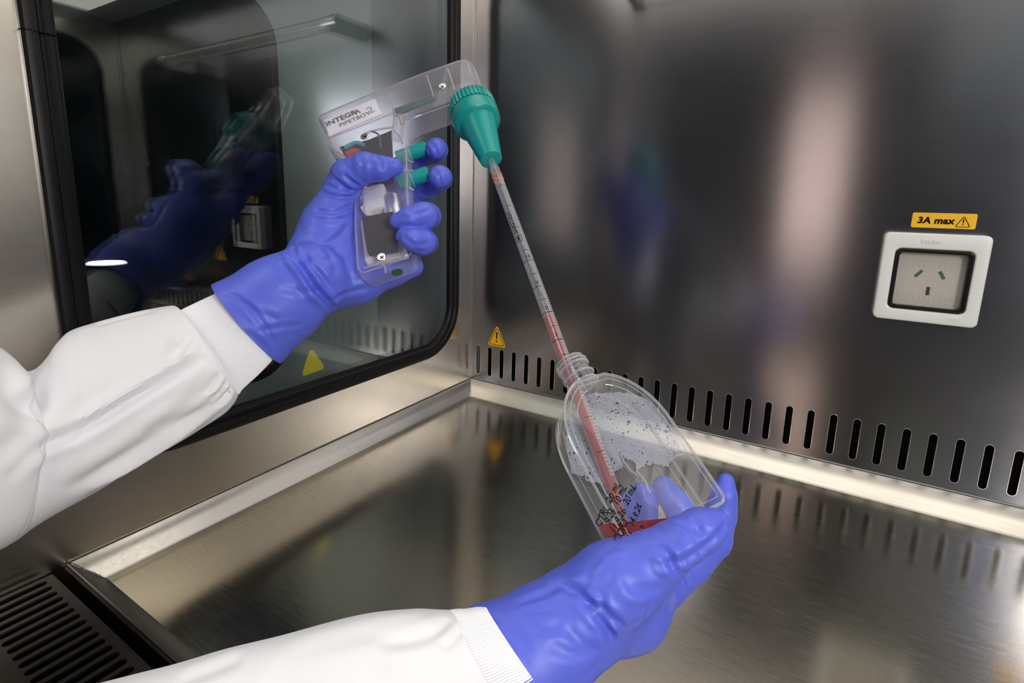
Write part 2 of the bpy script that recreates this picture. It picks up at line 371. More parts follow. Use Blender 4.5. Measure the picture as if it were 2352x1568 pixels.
rim('trim_4', [(WX-g-a*(DL-g), -.601+a*.019, h*HL) for a, h in ch], [(WX-g-a*(DL-g), -g-a*(DB-g), h*HB) for a, h in ch], M['steel_rim'])
structure(MB().box((g, -.6045, -.069), (WX-g, -.603, .0165)).build('trim_7', M['steel_shaded'], smooth=False))
structure(MB().box((-.0014, -1.1, -.07), (WX, -.60, -.065)).build('floor_sump', M['black'], smooth=False))
# weld beads with rust where the rims meet
def bead(name, A, B, n, r, m):
    mb = MB(); A = np.array(A); B = np.array(B)
    for k in range(n):
        p = A+(B-A)*(k+.5)/n+RNG.normal(0, r*.25, 3); q = r*RNG.uniform(.7, 1.2)
        mb.lathe([(-q, q*.2), (-q*.6, q*.8), (0, q), (q*.6, q*.8), (q, q*.2)], p, (0, 0, 1), 7)
    return structure(mb.build(name, m))
bead('trim_8', (.004, -.6005, .0192), (.0195, -.585, .003), 16, .0011, M['weld'])
bead('trim_9', (.003, -.6005, .0190), (.016, -.5885, .007), 22, .0006, M['rust'])
bead('trim_10', (.003, -.004, .0205), (.0185, -.028, .0035), 12, .0009, M['weld'])
bead('trim_11', (.0105, -.0155, .0145), (.0155, -.0235, .0065), 5, .0006, M['rust'])
# ------------------------------------------------------------------ front air grille
GZ = .0165
gr = empty('air_grille', (WX/2, -.66, GZ), 'steel air intake grille of long narrow slots, shade put into its colour, in front of the work tray', 'grille')
gs = [[(y, x) for x, y in stadium(.0, -.662, -.619, .0034)] for i in range(1)]
gs = [[(x+.0098+.0108*i, y) for x, y in stadium(0, -.662, -.619, .0033)] for i in range(108)]
gp = plate('grille_plate', [(.002, -.70), (WX-.002, -.70), (WX-.002, -.6145), (.002, -.6145)], gs, lambda a, b, d: (a, b, GZ-d), .0016, M['steel_shaded'], gr, rim_m=M['edge'])
gl = MB().box((.002, -.6145, GZ-.02), (WX-.002, -.6130, GZ)); gl.build('grille_lip', M['steel_shaded'], gr, smooth=False)
MB().box((.002, -.705, GZ-.06), (WX-.002, -.700, GZ)).build('grille_front', M['steel_shaded'], gr, smooth=False)
# ------------------------------------------------------------------ beyond the side window: the next cabinet
nb = empty('neighbouring_cabinet', (-.30, -.35, -.1), 'grey cabinet side with a dark round-cornered window seen through the left glass', 'cabinet')
MB().box((-.34, -1.3, -.2), (-.30, .062, 1.2)).build('side_panel', M['panel_grey'], nb, smooth=False)
lp = rrect(-.62, .02, -.155, .66, .075, 12)
def framed(lp, x, h, w, name, m):
    c = np.mean(lp, 0); inn = [tuple(c+(np.array(p)-c)*(1-w)) for p in lp]; n = len(lp)
    V = [(x, *p) for p in lp]+[(x+h, *(c+(np.array(p)-c)*(1-.25*w))) for p in lp]+[(x+h, *(c+(np.array(p)-c)*(1-.75*w))) for p in lp]+[(x, *p) for p in inn]
    Fc = [(j*n+k, j*n+(k+1) % n, (j+1)*n+(k+1) % n, (j+1)*n+k) for j in range(3) for k in range(n)]
    return link(name, mesh(name, V, Fc), m, nb)
framed(lp, -.2995, .006, .06, 'window_gasket', M['rubber'])
link('window_pane', mesh('window_pane', [(-.297, *p) for p in lp], [tuple(range(len(lp)))]), M['dark_glass'], nb, False)
structure(MB().box((-.72, .30, -.3), (-.05, .31, 1.4)).build('wall_outer', M['panel_grey_dark'], smooth=False))
pp = empty('wall_pipe', (-.262, .28, -.1), 'thin grey vertical pipe with a small clip seen through the left glass', 'pipe')
MB().tube([(-.262, .288, -.25), (-.262, .288, 1.2)], .009, 16).build('pipe', M['panel_grey_dark'], pp)
MB().box((-.274, .272, .205), (-.250, .289, .232)).build('pipe_clip', M['panel_grey'], pp, bevel=.002)
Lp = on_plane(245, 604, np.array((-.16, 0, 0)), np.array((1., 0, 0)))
lm = empty('lamp_glint', tuple(Lp), 'added glowing disc beyond the lower left of the window, in place of a lamp reflection', 'lamp')  # disc and arm are added to imitate a lamp reflected in the glass
MB().lathe([(-.004, .016), (-.001, .020)], Lp, (0, 0, 1), 32).build('glint_body', M['rubber'], lm)
MB().lathe([(0, .019), (.0015, .017), (.002, .006)], Lp, (0, 0, 1), 32).build('glint_face', M['glint_white'], lm)
MB().tube([Lp-np.array((.012, 0, .003)), Lp-np.array((.1405, 0, .003))], .003, 10).build('glint_arm', M['rubber'], lm)
# ------------------------------------------------------------------ lamp tube under the cabinet ceiling
lt = empty('lamp_tube', (.54, -.06, .645), 'unlit clear glass lamp tube above the frame, seen mirrored in the left window', 'lamp')
MB().tube([(.25, -.06, .645), (.83, -.06, .645)], .013, 20).build('glass_tube', clear('tube_glass', (.9, .9, .9), 1.6, .05, (.7, .7, .7)), lt)
for x in (.245, .82):
    MB().tube([(x, -.06, .645), (x+.018, -.06, .645)], .0145, 20).build('end_cap', M['silver'], lt)
    MB().box((x+.002, -.06, .63), (x+.016, .0, .66)).build('bracket', M['white_part'], lt, bevel=.002)
# ------------------------------------------------------------------ outlet, stickers
OX0, OX1, OZ0, OZ1 = .5878, .6822, .2180, .3177
so = empty('power_outlet', ((OX0+OX1)/2, 0, OZ0), 'white square power outlet with three slots under a clear cover on the back wall', 'outlet')
def ring(lo, li, y0, y1, name, m, parent, bev=0, inner_y=None, label=None):
    n = len(lo); iy = inner_y if inner_y is not None else y0
    V = [(x, y0, z) for x, z in lo]+[(x, y1, z) for x, z in lo]+[(x, y1, z) for x, z in li]+[(x, iy, z) for x, z in li]
    Fc = [(j*n+k, j*n+(k+1) % n, ((j+1) % 4)*n+(k+1) % n, ((j+1) % 4)*n+k) for j in range(4) for k in range(n)]
    mb = MB().add(V, Fc); return mb.build(name, m, parent, bevel=bev, seg=3, label=label)
HX0, HX1, HZ0, HZ1 = .6003, .6700, .2316, .3003
fo_ = rrect(OX0, OZ0, OX1, OZ1, .006, 6); fi = rrect(HX0, HZ0, HX1, HZ1, .006, 6)
ring(fo_, fi, 0, -.015, 'frame', M['white_plastic'], so, .0022)
ring(rrect(HX0+.0001, HZ0+.0001, HX1-.0001, HZ1-.0001, .006, 6), rrect(HX0+.0045, HZ0+.0045, HX1-.0045, HZ1-.0045, .0045, 6), -.002, -.0145, 'seal', M['smoke'], so, .001, label='smoky grey seal round the clear cover')
ring(rrect(HX0+.0012, HZ0+.0012, HX1-.0012, HZ1-.0012, .0055, 6), rrect(HX0+.0022, HZ0+.0022, HX1-.0022, HZ1-.0022, .005, 6), -.002, -.0152, 'seal', M['rubber'], so, .0003)
MB().box((HX0+.004, -.0055, HZ0+.004), (HX1-.004, -.001, HZ1-.004)).build('face_plate', M['beige_plastic'], so, smooth=False, label='beige face plate')
cx, cz = (HX0+HX1)/2, (HZ0+HZ1)/2
for dx, dz, a, m in ((-.0098, .0065, -38, 'green_dark'), (.0110, .0062, 30, 'green_dark'), (.0010, -.0125, 0, 'ink')):
    R = Matrix.Rotation(math.radians(-a), 3, 'Y')
    MB().box((-.0016, -.0004, -.0047), (.0016, .0003, .0047), lambda v: R @ Vector(v)+Vector((cx+dx, -.0055, cz+dz))).build('pin_slot', M[m], so, smooth=False, label='dark earth slot' if m == 'ink' else 'dark green shuttered slot')
MB().box((HX0+.005, -.0112, HZ0+.005), (HX1-.005, -.0105, HZ1-.005)).build('clear_cover', M['cover'], so, smooth=False, label='clear hinged cover with tiny dimples')
dm = MB()
for k in range(12):
    x = HX0+.0085+k*(HX1-HX0-.017)/11
    for z, hh in ((HZ1-.0125, .0006), (HZ1-.0185, .0022), (HZ1-.0255, .0006), (HZ0+.0190, .0006), (HZ0+.0145, .0020), (HZ0+.0085, .0006)):
        dm.tube([(x, -.0113, z-hh), (x, -.0113, z+hh)], .00045, 6)
dm.build('cover_dimples', M['cover'], so, kind='stuff')
text('lettering', 'bticino', .0066, frame_mx((cx-.004, -.0151, OZ1-.0085), (1, 0, 0), (0, 0, 1), (0, -1, 0)), M['white_plastic'], so, bold=.0002, depth=.0005)
text('lettering', 'IP55', .0058, frame_mx((OX1-.020, -.0151, OZ0+.0062), (1, 0, 0), (0, 0, 1), (0, -1, 0)), M['white_plastic'], so, depth=.0003, space=1.1)
def tri_pts(w, h, r, n=5):
    P = [np.array(p) for p in ((-w/2, 0.), (w/2, 0.), (0., h))]; o = []
    for i in range(3):
        p, a, b = P[i], P[i-1], P[(i+1) % 3]; da, db = nrm(a-p), nrm(b-p); s0, s1 = p+da*r, p+db*r
        for k in range(n+1): t = k/n; o.append(tuple((1-t)**2*s0+2*t*(1-t)*p+t*t*s1))
    return o
def flat(name, loop, P, ax, ay, az, t, m, parent=None, label=None):
    n = len(loop); P, ax, ay, az = map(np.array, (P, ax, ay, az))
    V = [P+ax*x+ay*y for x, y in loop]+[P+ax*x+ay*y+az*t for x, y in loop]
    Fc = [tuple(range(n)), tuple(range(n, 2*n))]+[(k, (k+1) % n, n+(k+1) % n, n+k) for k in range(n)]
    return MB().add(V, Fc).build(name, m, parent, smooth=False, label=label)
def outline(name, loop, w, P, ax, ay, az, m, parent):
    c = np.mean(loop, 0); c = np.array([c[0], c[1]]); P, ax, ay, az = map(np.array, (P, ax, ay, az))
    mb = MB(); mb.tube([P+ax*x+ay*y+az*.0001 for x, y in loop], w, 6, closed=True); o = mb.build(name, m, parent); return o
X, Z, NY = (1, 0, 0), (0, 0, 1), (0, -1, 0)
def warning_tri(name, P, w, h, label, ax=X, ay=Z, az=NY):
    P = np.array(P, float); s = empty(name, P, label, 'sticker', 'small yellow triangles on the steel')
    flat('sticker_sheet', tri_pts(w, h, .007), P, ax, ay, az, .0003, M['yellow'], s)
    A, B, N3 = map(np.array, (ax, ay, az))
    Q = P+N3*.0003
    outline('printed_border', [(x*.80, y*.80+h*.075) for x, y in tri_pts(w, h, .006)], .0005, Q, ax, ay, az, M['ink'], s)
    mk = MB(); mk.add([Q+A*x+B*y+N3*.0003 for x, y in ((-.0016, h*.66), (.0016, h*.66), (.0010, h*.34), (-.0010, h*.34))], [(0, 1, 2, 3)])
    mk.lathe([(0, .0015), (.0003, .0015)], Q+B*h*.24, az, 12); mk.build('exclamation_mark', M['ink'], s, smooth=False)
    return s
warning_tri('warning_sticker', (.0545, 0, .0905), .040, .039, 'small yellow warning triangle on the back wall above the slots near the corner')
warning_tri('warning_sticker', (.775, 0, .178), .040, .039, 'yellow warning triangle on the back wall beyond the frame, mirrored in the window')
sl = empty('rating_sticker', (.64, 0, .3236), 'yellow sticker reading 3A max above the white outlet', 'sticker')
flat('sticker_sheet', rrect(.6116, .3236, .6680, .3402, .0018, 5), (0, 0, 0), X, Z, NY, .0003, M['yellow'], sl)
text('lettering', '3A max', .0098, frame_mx((.6328, -.0005, .3316), (1, 0, 0), (0, 0, 1), (0, -1, 0)), M['ink'], sl, bold=.00042, shear=.10, space=1.06)
P = (.6570, -.0004, .3258); outline('printed_border', tri_pts(.0125, .0115, .0018), .00035, P, X, Z, NY, M['ink'], sl)
mk = MB(); mk.add([(.6570+a, -.0008, .3258+b_) for a, b_ in ((-.0006, .0082), (.0006, .0082), (.0004, .0042), (-.0004, .0042))], [(0, 1, 2, 3)]); mk.lathe([(0, .0006), (.0003, .0006)], (.6570, -.0004, .3258+.0027), NY, 10); mk.build('exclamation_mark', M['ink'], sl, smooth=False)
yt = [on_plane(*p, np.array((-.0127, 0, 0)), np.array((1., 0, 0))) for p in ((692, 866), (748, 845), (714, 797))]
c0 = yt[0]
tp = [np.array((v[1], v[2])) for v in yt]; loop = []
for i in range(3):
    p, a, b_ = tp[i], tp[i-1], tp[(i+1) % 3]; s0, s1 = p+nrm(a-p)*.008, p+nrm(b_-p)*.008
    for k in range(6): t = k/5; loop.append(tuple((1-t)**2*s0+2*t*(1-t)*p+t*t*s1))
ys = empty('window_sticker', (-.0127, float(np.mean([p[0] for p in tp])), float(min(p[1] for p in tp))), 'plain yellow triangle sticker on the outside of the left window glass', 'sticker')
flat('sticker_sheet', loop, (-.0127, 0, 0), (0, 1, 0), (0, 0, 1), (-1, 0, 0), .0003, M['yellow_back'], ys)
# fittings outside the frame that show in the window's reflection
bo = empty('blue_lit_outlet', (.975, 0, .085), 'outlet box with blue light put into its colour, on the back wall, seen mirrored in the left window', 'outlet')
ring(rrect(.935, .085, 1.015, .165, .006), rrect(.948, .097, 1.002, .153, .005), 0, -.03, 'frame', M['blue_lit'], bo, .002)
MB().box((.946, -.012, .095), (1.004, -.001, .155)).build('face_plate', M['ink'], bo, smooth=False)
vs = empty('gas_valve', (.86, 0, .115), 'black gas valve with an orange lever on the back wall, mirrored in the left window', 'valve')
MB().lathe([(0, .016), (.012, .016), (.014, .011), (.045, .011), (.047, .013), (.06, .013), (.062, .008), (.075, .006), (.078, .0075), (.088, .005), (.091, .0065), (.10, .004)], (.86, 0, .115), (0, -1, 0), 20).build('valve_body', M['rubber'], vs)
MB().box((.852, -.045, .137), (.905, -.029, .143)).build('lever', M['orange'], vs, bevel=.002)
MB().tube([(.86, -.037, .12), (.86, -.037, .142)], .008, 14).build('lever_hub', M['orange'], vs)
# ------------------------------------------------------------------ organic surfaces: distance field -> surface net
def smin(a, b, k): h = np.clip(.5+.5*(b-a)/k, 0, 1); return b+(a-b)*h-k*h*(1-h)
def capsule(Q, a, b, ra, rb, fl=None):
    a = np.asarray(a, np.float32); b = np.asarray(b, np.float32)
    ba = b-a; L2 = float(ba@ba)+1e-12; pa = Q-a; h = np.clip((pa@ba)/L2, 0, 1)
    d = pa-h[:, None]*ba
    if fl is not None:                                    # flattened across the direction fl[0]
        n = np.asarray(fl[0], np.float32); c = d@n; dd = np.sqrt(np.maximum((d*d).sum(1)-c*c, 0)+(c/fl[1])**2)
        return dd-(ra+(rb-ra)*h)
    return np.sqrt((d*d).sum(1))-(ra+(rb-ra)*h)
def chain(Q, P, R, k=.004, fl=None):
    d = None
    for i in range(len(P)-1):
        c = capsule(Q, P[i], P[i+1], R[i], R[i+1], fl); d = c if d is None else smin(d, c, k)
    return d
def surface_net(fn, lo, hi, h):
    lo = np.array(lo); n = np.ceil((np.array(hi)-lo)/h).astype(int)+1
    g = [lo[i]+h*np.arange(n[i]) for i in range(3)]
    X3 = np.stack(np.meshgrid(*g, indexing='ij'), -1).reshape(-1, 3).astype(np.float32)
    f = np.concatenate([fn(X3[i:i+400000]) for i in range(0, len(X3), 400000)]).reshape(n)
    s = f < 0; c = n-1
    cnt = np.zeros(c, int); pos = np.zeros((*c, 3))
    offs = [np.array((i, j, k)) for i in (0, 1) for j in (0, 1) for k in (0, 1)]
    def sub(A, o): return A[o[0]:o[0]+c[0], o[1]:o[1]+c[1], o[2]:o[2]+c[2]]
    for a in offs:
        for ax in range(3):
            if a[ax] == 0:
                b = a.copy(); b[ax] = 1
                fa, fb = sub(f, a), sub(f, b); m = (fa < 0) != (fb < 0)
                t = np.where(m, fa/np.where(m, fa-fb, 1), 0)
                cnt += m
                for d in range(3): pos[..., d] += np.where(m, a[d]+(t if d == ax else 0), 0)
    act = cnt > 0; idx = -np.ones(c, int); idx[act] = np.arange(act.sum())
    ijk = np.argwhere(act); V = lo+h*(ijk+pos[act]/cnt[act][:, None])
    Fc = []
    for ax in range(3):
        u, v = [(1, 2), (2, 0), (0, 1)][ax]
        sl0 = [slice(1, -1)]*3; sl0[ax] = slice(0, c[ax]); sl1 = list(sl0); sl1[ax] = slice(1, c[ax]+1)
        A = s[tuple(sl0)]; B = s[tuple(sl1)]; e = np.argwhere(A != B)
        off = np.array([1, 1, 1]); off[ax] = 0; e2 = e+off
        du = np.zeros(3, int); du[u] = 1; dv = np.zeros(3, int); dv[v] = 1
        q = np.stack([idx[tuple((e2-du-dv).T)], idx[tuple((e2-dv).T)], idx[tuple(e2.T)], idx[tuple((e2-du).T)]], 1)
        flip = ~A[tuple(e.T)]; q[flip] = q[flip][:, ::-1]; Fc.append(q)
    return V, np.concatenate(Fc)
def np_mesh(name, V, Fc):
    me = bpy.data.meshes.new(name); me.vertices.add(len(V)); me.vertices.foreach_set('co', np.asarray(V, np.float32).ravel())
    k = Fc.shape[1]; me.loops.add(Fc.size); me.loops.foreach_set('vertex_index', Fc.ravel().astype(np.int32)); me.polygons.add(len(Fc))
    me.polygons.foreach_set('loop_start', np.arange(0, Fc.size, k, dtype=np.int32)); me.polygons.foreach_set('loop_total', np.full(len(Fc), k, np.int32))
    me.update(calc_edges=True); me.validate(); return me
def relax(V, Fc, it=2, w=.5):
    E2 = np.concatenate([Fc[:, [i, (i+1) % Fc.shape[1]]] for i in range(Fc.shape[1])])
    for _ in range(it):
        acc = np.zeros_like(V); n = np.zeros(len(V)); 
        for a, b in ((0, 1), (1, 0)):
            np.add.at(acc, E2[:, a], V[E2[:, b]]); np.add.at(n, E2[:, a], 1)
        V = V*(1-w)+w*acc/np.maximum(n, 1)[:, None]
    return V
def vnormals(V, Fc):
    n = np.cross(V[Fc[:, 1]]-V[Fc[:, 0]], V[Fc[:, 2]]-V[Fc[:, 0]]); o = np.zeros_like(V)
    for k in range(Fc.shape[1]): np.add.at(o, Fc[:, k], n)
    return o/(np.linalg.norm(o, axis=1)[:, None]+1e-12)
def crease(V, Fc, items):
    # each item: pixel polyline, depth (m, + is a groove, - a fold standing proud), width (m); traced onto the surface as seen from the front
    bvh = BVHTree.FromPolygons([tuple(v) for v in V], [tuple(f) for f in Fc.tolist()]); N = vnormals(V, Fc); D = np.zeros(len(V))
    for pl, dep, w in items:
        pts = []
        c = catmull([(p[0], p[1]) for p in pl], max(8, 6*len(pl)))
        for x, y in c:
            d = Vector(at(x, y, 1.0)-CC).normalized(); hit = bvh.ray_cast(Vector(CC), d)
            if hit[0] is not None: pts.append(np.array(hit[0]))
        if len(pts) < 2: continue
        pts = np.array(pts); lo, hi = pts.min(0)-4*w, pts.max(0)+4*w
        sel = np.where(((V > lo) & (V < hi)).all(1))[0]; Q = V[sel]; best = np.full(len(sel), 1e9); tt = np.zeros(len(sel))
        K = len(pts)-1
        for i in range(K):
            a, b = pts[i], pts[i+1]; ba = b-a
            if np.linalg.norm(ba) > .009: continue
            h = np.clip((Q-a)@ba/(ba@ba+1e-12), 0, 1); dd = np.linalg.norm(Q-a-h[:, None]*ba, axis=1)
            m = dd < best; best[m] = dd[m]; tt[m] = (i+h[m])/K
        fade = np.clip(np.minimum(tt, 1-tt)/.22, 0, 1)**.7
        g = np.exp(-(best/w)**2)-.45*np.exp(-((best-2.1*w)/(1.0*w))**2)
        D[sel] -= dep*g*fade*(best < 4*w)
    return V+N*D[:, None]
def noise3(V, seed, f, n=10):
    r = np.random.default_rng(seed); o = np.zeros(len(V))
    for i in range(n):
        k = nrm(r.normal(size=V.shape[1]))*f*r.uniform(.6, 1.6); o += np.sin(V@k+r.uniform(0, 6.28))
    return o/math.sqrt(n)
def glove(name, palm, fingers, cuff, creases, parent, lip, h=.00125, kf=.004, kp=.008, calm=()):
    def fn(Q):
        d = None
        for P, R, fl in palm:
            c = chain(Q, P, R, .010, fl); d = c if d is None else smin(d, c, kp)
        fd = None
        for P, R in fingers:
            c = chain(Q, P, R, .003); fd = c if fd is None else smin(fd, c, .0012)
        d = smin(d, fd, kf)
        d = np.maximum(d, -((Q-np.asarray(cuff[0], np.float32))@np.asarray(cuff[1], np.float32)))     # open end
        return d
    allp = np.concatenate([np.array(P) for P, R, fl in palm]+[np.array(P) for P, R in fingers])
    V, Fc = surface_net(fn, allp.min(0)-.05, allp.max(0)+.05, h)
    V = relax(V, Fc, 4, .5)
    N = vnormals(V, Fc); D = noise3(V, 3, 110)*.00016+noise3(V, 9, 330)*.00006
    # glove folds: thin crease lines running mostly round each finger, gathered at the joints, pinched at the loose tips
    best = np.full(len(V), 1e9)
    for P, R, fl in palm:
        for i in range(len(P)-1): best = np.minimum(best, capsule(V.astype(np.float32), P[i], P[i+1], R[i], R[i+1], fl))
    fold = np.zeros(len(V)); ax = np.asarray(cuff[1]); t0 = (V-cuff[0])@ax
    a = noise3(np.c_[t0*1.0, (V-np.outer(t0, ax))*.42], 31, 105, 14); b = noise3(np.c_[t0*.8, (V-np.outer(t0, ax))*.9], 37, 70, 12)
    pal = -.00050*np.exp(-(a/.20)**2)*np.clip(.55+.45*b, .1, 1.2)-.00035*np.exp(-(b/.16)**2)+.00028*a
    fold = pal.copy(); tl = 0
    for j, (P, R) in enumerate(fingers):
        P = [np.asarray(q) for q in P]; cum = 0; L = sum(np.linalg.norm(P[i+1]-P[i]) for i in range(len(P)-1)); jn = []; sb = np.zeros(len(V)); dm = np.full(len(V), 1e9); ph = np.zeros(len(V))
        for i in range(len(P)-1):
            ba = P[i+1]-P[i]; l = np.linalg.norm(ba); raw = (V-P[i])@ba/l**2; h = np.clip(raw, 0, 1); w = V-P[i]-h[:, None]*ba
            dd = np.linalg.norm(w, axis=1)-(R[i]+(R[i+1]-R[i])*h); m = dd < dm; dm[m] = dd[m]; sb[m] = (cum+(raw if i == len(P)-2 else h)*l)[m] if i < len(P)-2 else (cum+np.clip(raw, 0, 2)*l)[m]
            e1 = nrm(np.cross(ba, (.31, .22, .93))); e2 = nrm(np.cross(ba, e1)); ph[m] = np.arctan2(w@e2, w@e1)[m]; cum += l
            if i > 0: jn.append(cum-l)
        sel = dm < best; q = np.c_[sb*1.0, .0042*np.cos(ph), .0042*np.sin(ph)]
        a = noise3(q, 50+j, 300, 14); b = noise3(q*.6, 70+j, 240, 12)
        g = .40+sum(np.exp(-((sb-x)/.008)**2) for x in jn)
        tip = np.exp(-((L+R[-1]*.6-sb)/.0065)**2)
        f = -.00058*np.exp(-(a/.26)**2)*np.clip(g, .35, 1.25)-.00034*np.exp(-(b/.2)**2)+.00030*a*g
        f += tip*(-.0011*np.abs(np.cos(1.5*ph+j*1.3))**.7+.0004*np.cos(4*ph+j))
        fold[sel] = f[sel]*(.62 if j in calm else 1)
    D += fold*np.clip(t0/.008, .15, 1); V = relax(V+N*D[:, None], Fc, 1, .3)
    V = crease(V, Fc, creases)
    V = relax(V, Fc, 2, .5)
    me = np_mesh(name, V, Fc); bm = bmesh.new(); bm.from_mesh(me)                     # clean open end
    bmesh.ops.bisect_plane(bm, geom=bm.verts[:]+bm.edges[:]+bm.faces[:], plane_co=Vector(cuff[0]+cuff[1]*.0045), plane_no=Vector(cuff[1]), clear_inner=True)
    bnd = [e for e in bm.edges if e.is_boundary]; r = bmesh.ops.extrude_edge_only(bm, edges=bnd)
    c = sum((v.co for v in r['geom'] if isinstance(v, bmesh.types.BMVert)), Vector())/max(1, len([v for v in r['geom'] if isinstance(v, bmesh.types.BMVert)]))
    for v in r['geom']:
        if isinstance(v, bmesh.types.BMVert): v.co += (c-v.co)*.035
    bm.to_mesh(me); bm.free()
    return link(name, me, M['glove'], parent)

# ------------------------------------------------------------------ frames of the three hand-held things
# pipette axis
PT, PM = at(1130, 372, .525), at(1302, 838, .415)
EX = nrm(PM-PT)                                            # from the controller down to the flask
PB = PT+EX*.352
# pipette controller plane
BX = nrm(cdir((.1363, .0649, .020))); NV = nrm(np.cross(BX, EX))
if np.dot(NV, CC-PT) < 0: NV = -NV
HP0 = PT-EX*.09
def hp(x, y, off=0.0): return on_plane(x, y, HP0+NV*off, NV)
# flask frame
FR = np.array([[-0.9048794304907821, -0.4038142629155938, 0.13463750349269893], [-0.21458938653609475, 0.705915604663341, 0.6750070772064768], [-0.3676202000172494, 0.5819082403254981, -0.7254227652759058]])
FT = np.array([0.1060776498451177, -0.13877184076260635, 0.32934163070895545])
FW, FYS, FYN, FYM, FTH = .0812, .0673, .1192, .1425, .030
def fl2w(p): return cw(FR @ np.array(p, float)+FT)
FX, FY, FZ = cdir(FR[:, 0]), cdir(FR[:, 1]), cdir(FR[:, 2]); FO = cw(FT)
def fp(x, y, z=0.0):                                       # pixel on the flask's front plane -> flask coordinates
    P = on_plane(x, y, FO+FZ*z, FZ)-FO; return np.array((P@FX, P@FY, z))

# ------------------------------------------------------------------ pipette controller
pc = empty('pipette_controller', tuple(hp(890, 640)), 'clear plastic pipette controller with a teal nose cone, gripped by the upper gloved hand', 'pipette controller')
out = [(741, 292), (746, 283), (802, 258), (881, 225), (980, 186), (1058, 159), (1076, 157), (1090, 164), (1099, 180), (1110, 215), (1120, 240), (1036, 266), (985, 284), (958, 294), (946, 306), (943, 324), (946, 380), (948, 450), (953, 530), (958, 585), (957, 600), (949, 610), (925, 620), (848, 646), (838, 645), (830, 637), (827, 622), (822, 540), (821, 470), (824, 440), (812, 402), (798, 380), (776, 368), (762, 350), (753, 318)]
def slab(name, px, z0, z1, m, parent, bev=0, label=None, seg=3):
    n = len(px); V = [hp(x, y, z0) for x, y in px]; A = V+[v+NV*(z1-z0) for v in V]
    # keep the true outline: points lie on the middle plane, then go straight along the normal
    V = [hp(x, y, (z0+z1)/2)-NV*(z1-z0)/2 for x, y in px]; A = V+[v+NV*(z1-z0) for v in V]
    Fc = [tuple(range(n)), tuple(range(2*n-1, n-1, -1))]+[(k, (k+1) % n, n+(k+1) % n, n+k) for k in range(n)]
    return MB().add(A, Fc).build(name, m, parent, bevel=bev, seg=seg, label=label)
def inset(px, d):                                        # outline pulled in by d metres on the controller's plane
    P = np.array([[np.dot(hp(x, y)-HP0, BX), np.dot(hp(x, y)-HP0, np.cross(NV, BX))] for x, y in px]); n = len(P)
    ar = .5*sum(P[i-1][0]*P[i][1]-P[i][0]*P[i-1][1] for i in range(n)); o = []
    for i in range(n):
        t0, t1 = nrm(P[i]-P[i-2]), nrm(P[(i+2) % n]-P[i]); t = nrm(t0+t1); nn = np.array((-t[1], t[0]))*(1 if ar > 0 else -1)
        o.append(P[i]+nn*d)
    return [HP0+BX*q[0]+np.cross(NV, BX)*q[1] for q in o]
lay = [(-.0145, .0042), (-.0128, .0016), (-.0095, 0.0), (.0095, 0.0), (.0128, .0016), (.0145, .0042)]
VV = []; FF = []; n = len(out)
for z, d in lay: VV += [p+NV*z for p in inset(out, d)]
for j in range(len(lay)-1): FF += [(j*n+k, j*n+(k+1) % n, (j+1)*n+(k+1) % n, (j+1)*n+k) for k in range(n)]
cap2 = [Vector((float(np.dot(p-HP0, BX)), float(np.dot(p-HP0, np.cross(NV, BX))), 0)) for p in VV[:n]]
FF += [tuple(t) for t in tessellate_polygon([cap2])]+[tuple(i+len(VV)-n for i in t) for t in tessellate_polygon([cap2])]
bs = MB().add(VV, FF).build('body_shell', M['shell'], pc, label='clear moulded body shell')
for p in bs.data.polygons:
    if len(p.vertices) == 3: p.use_smooth = False
MB().tube([p+NV*.0122 for p in inset(out, .0022)], .0008, 6, closed=True).build('shell_edge', M['shell_rib'], pc)
rib = lambda p, r=.0009, z=.0165: MB().tube([hp(x, y, z) for x, y in p], r, 6)
mb = MB()
for p in ([(893, 212), (902, 240), (908, 268)], [(742, 322), (800, 300), (878, 270), (908, 258)], [(980, 173), (988, 196), (996, 222)], [(1028, 158), (1036, 180), (1044, 205)], [(1075, 147), (1082, 172)], [(905, 300), (918, 312), (924, 330)], [(948, 330), (930, 336)], [(948, 372), (932, 366)], [(948, 392), (926, 390)], [(950, 436), (934, 428)], [(833, 445), (845, 441)], [(852, 434), (868, 428)], [(835, 616), (870, 604)], [(872, 600), (884, 614), (886, 626)]):
    mb.tube([hp(x, y, .0130) for x, y in p], .0009, 6)
mb.build('moulded_ribs', M['shell_rib'], pc, kind='stuff')
slab('battery_label', [(744, 277), (861, 227), (879, 262), (756, 314)], .0122, .0136, M['label_white'], pc, .0005)
bxv = nrm(hp(861, 227, .0136)-hp(744, 277, .0136)); byv = np.cross(NV, bxv)
kx = np.linalg.norm(hp(861, 227, .0136)-hp(744, 277, .0136))/127.0
def lab(txt, x, y, size, m, **k): return text('lettering', txt, size, frame_mx(hp(x, y, .0139), bxv, byv, NV), M[m], pc, **k)
lab('INTEGR', 783.5, 271.5, 21.5*kx, 'grey_ink', bold=.00022)
text('lettering', 'V', 21.5*kx, frame_mx(hp(820, 255.5, .0139), -bxv, -byv, NV), M['grey_ink'], pc, bold=.00022)
lab('PIPETBOY', 815, 273.5, 17.5*kx, 'grey_ink')
lab('2', 851, 253, 33*kx, 'grey_ink')
lab('2', 851, 253, 33*kx, 'label_white', bold=-.00042).data.transform(Matrix.Translation(Vector(NV*.0001)))
slab('circuit_board', [(902, 253), (1000, 216), (1004, 228), (906, 268)], .001, .003, M['pcb'], pc)
slab('circuit_board', [(780, 338), (846, 322), (900, 300), (905, 420), (880, 430), (815, 395)], -.009, -.008, M['foam'], pc)
slab('foam_block', [(833, 503), (905, 490), (914, 575), (846, 585)], .006, .0134, M['foam'], pc, .001)
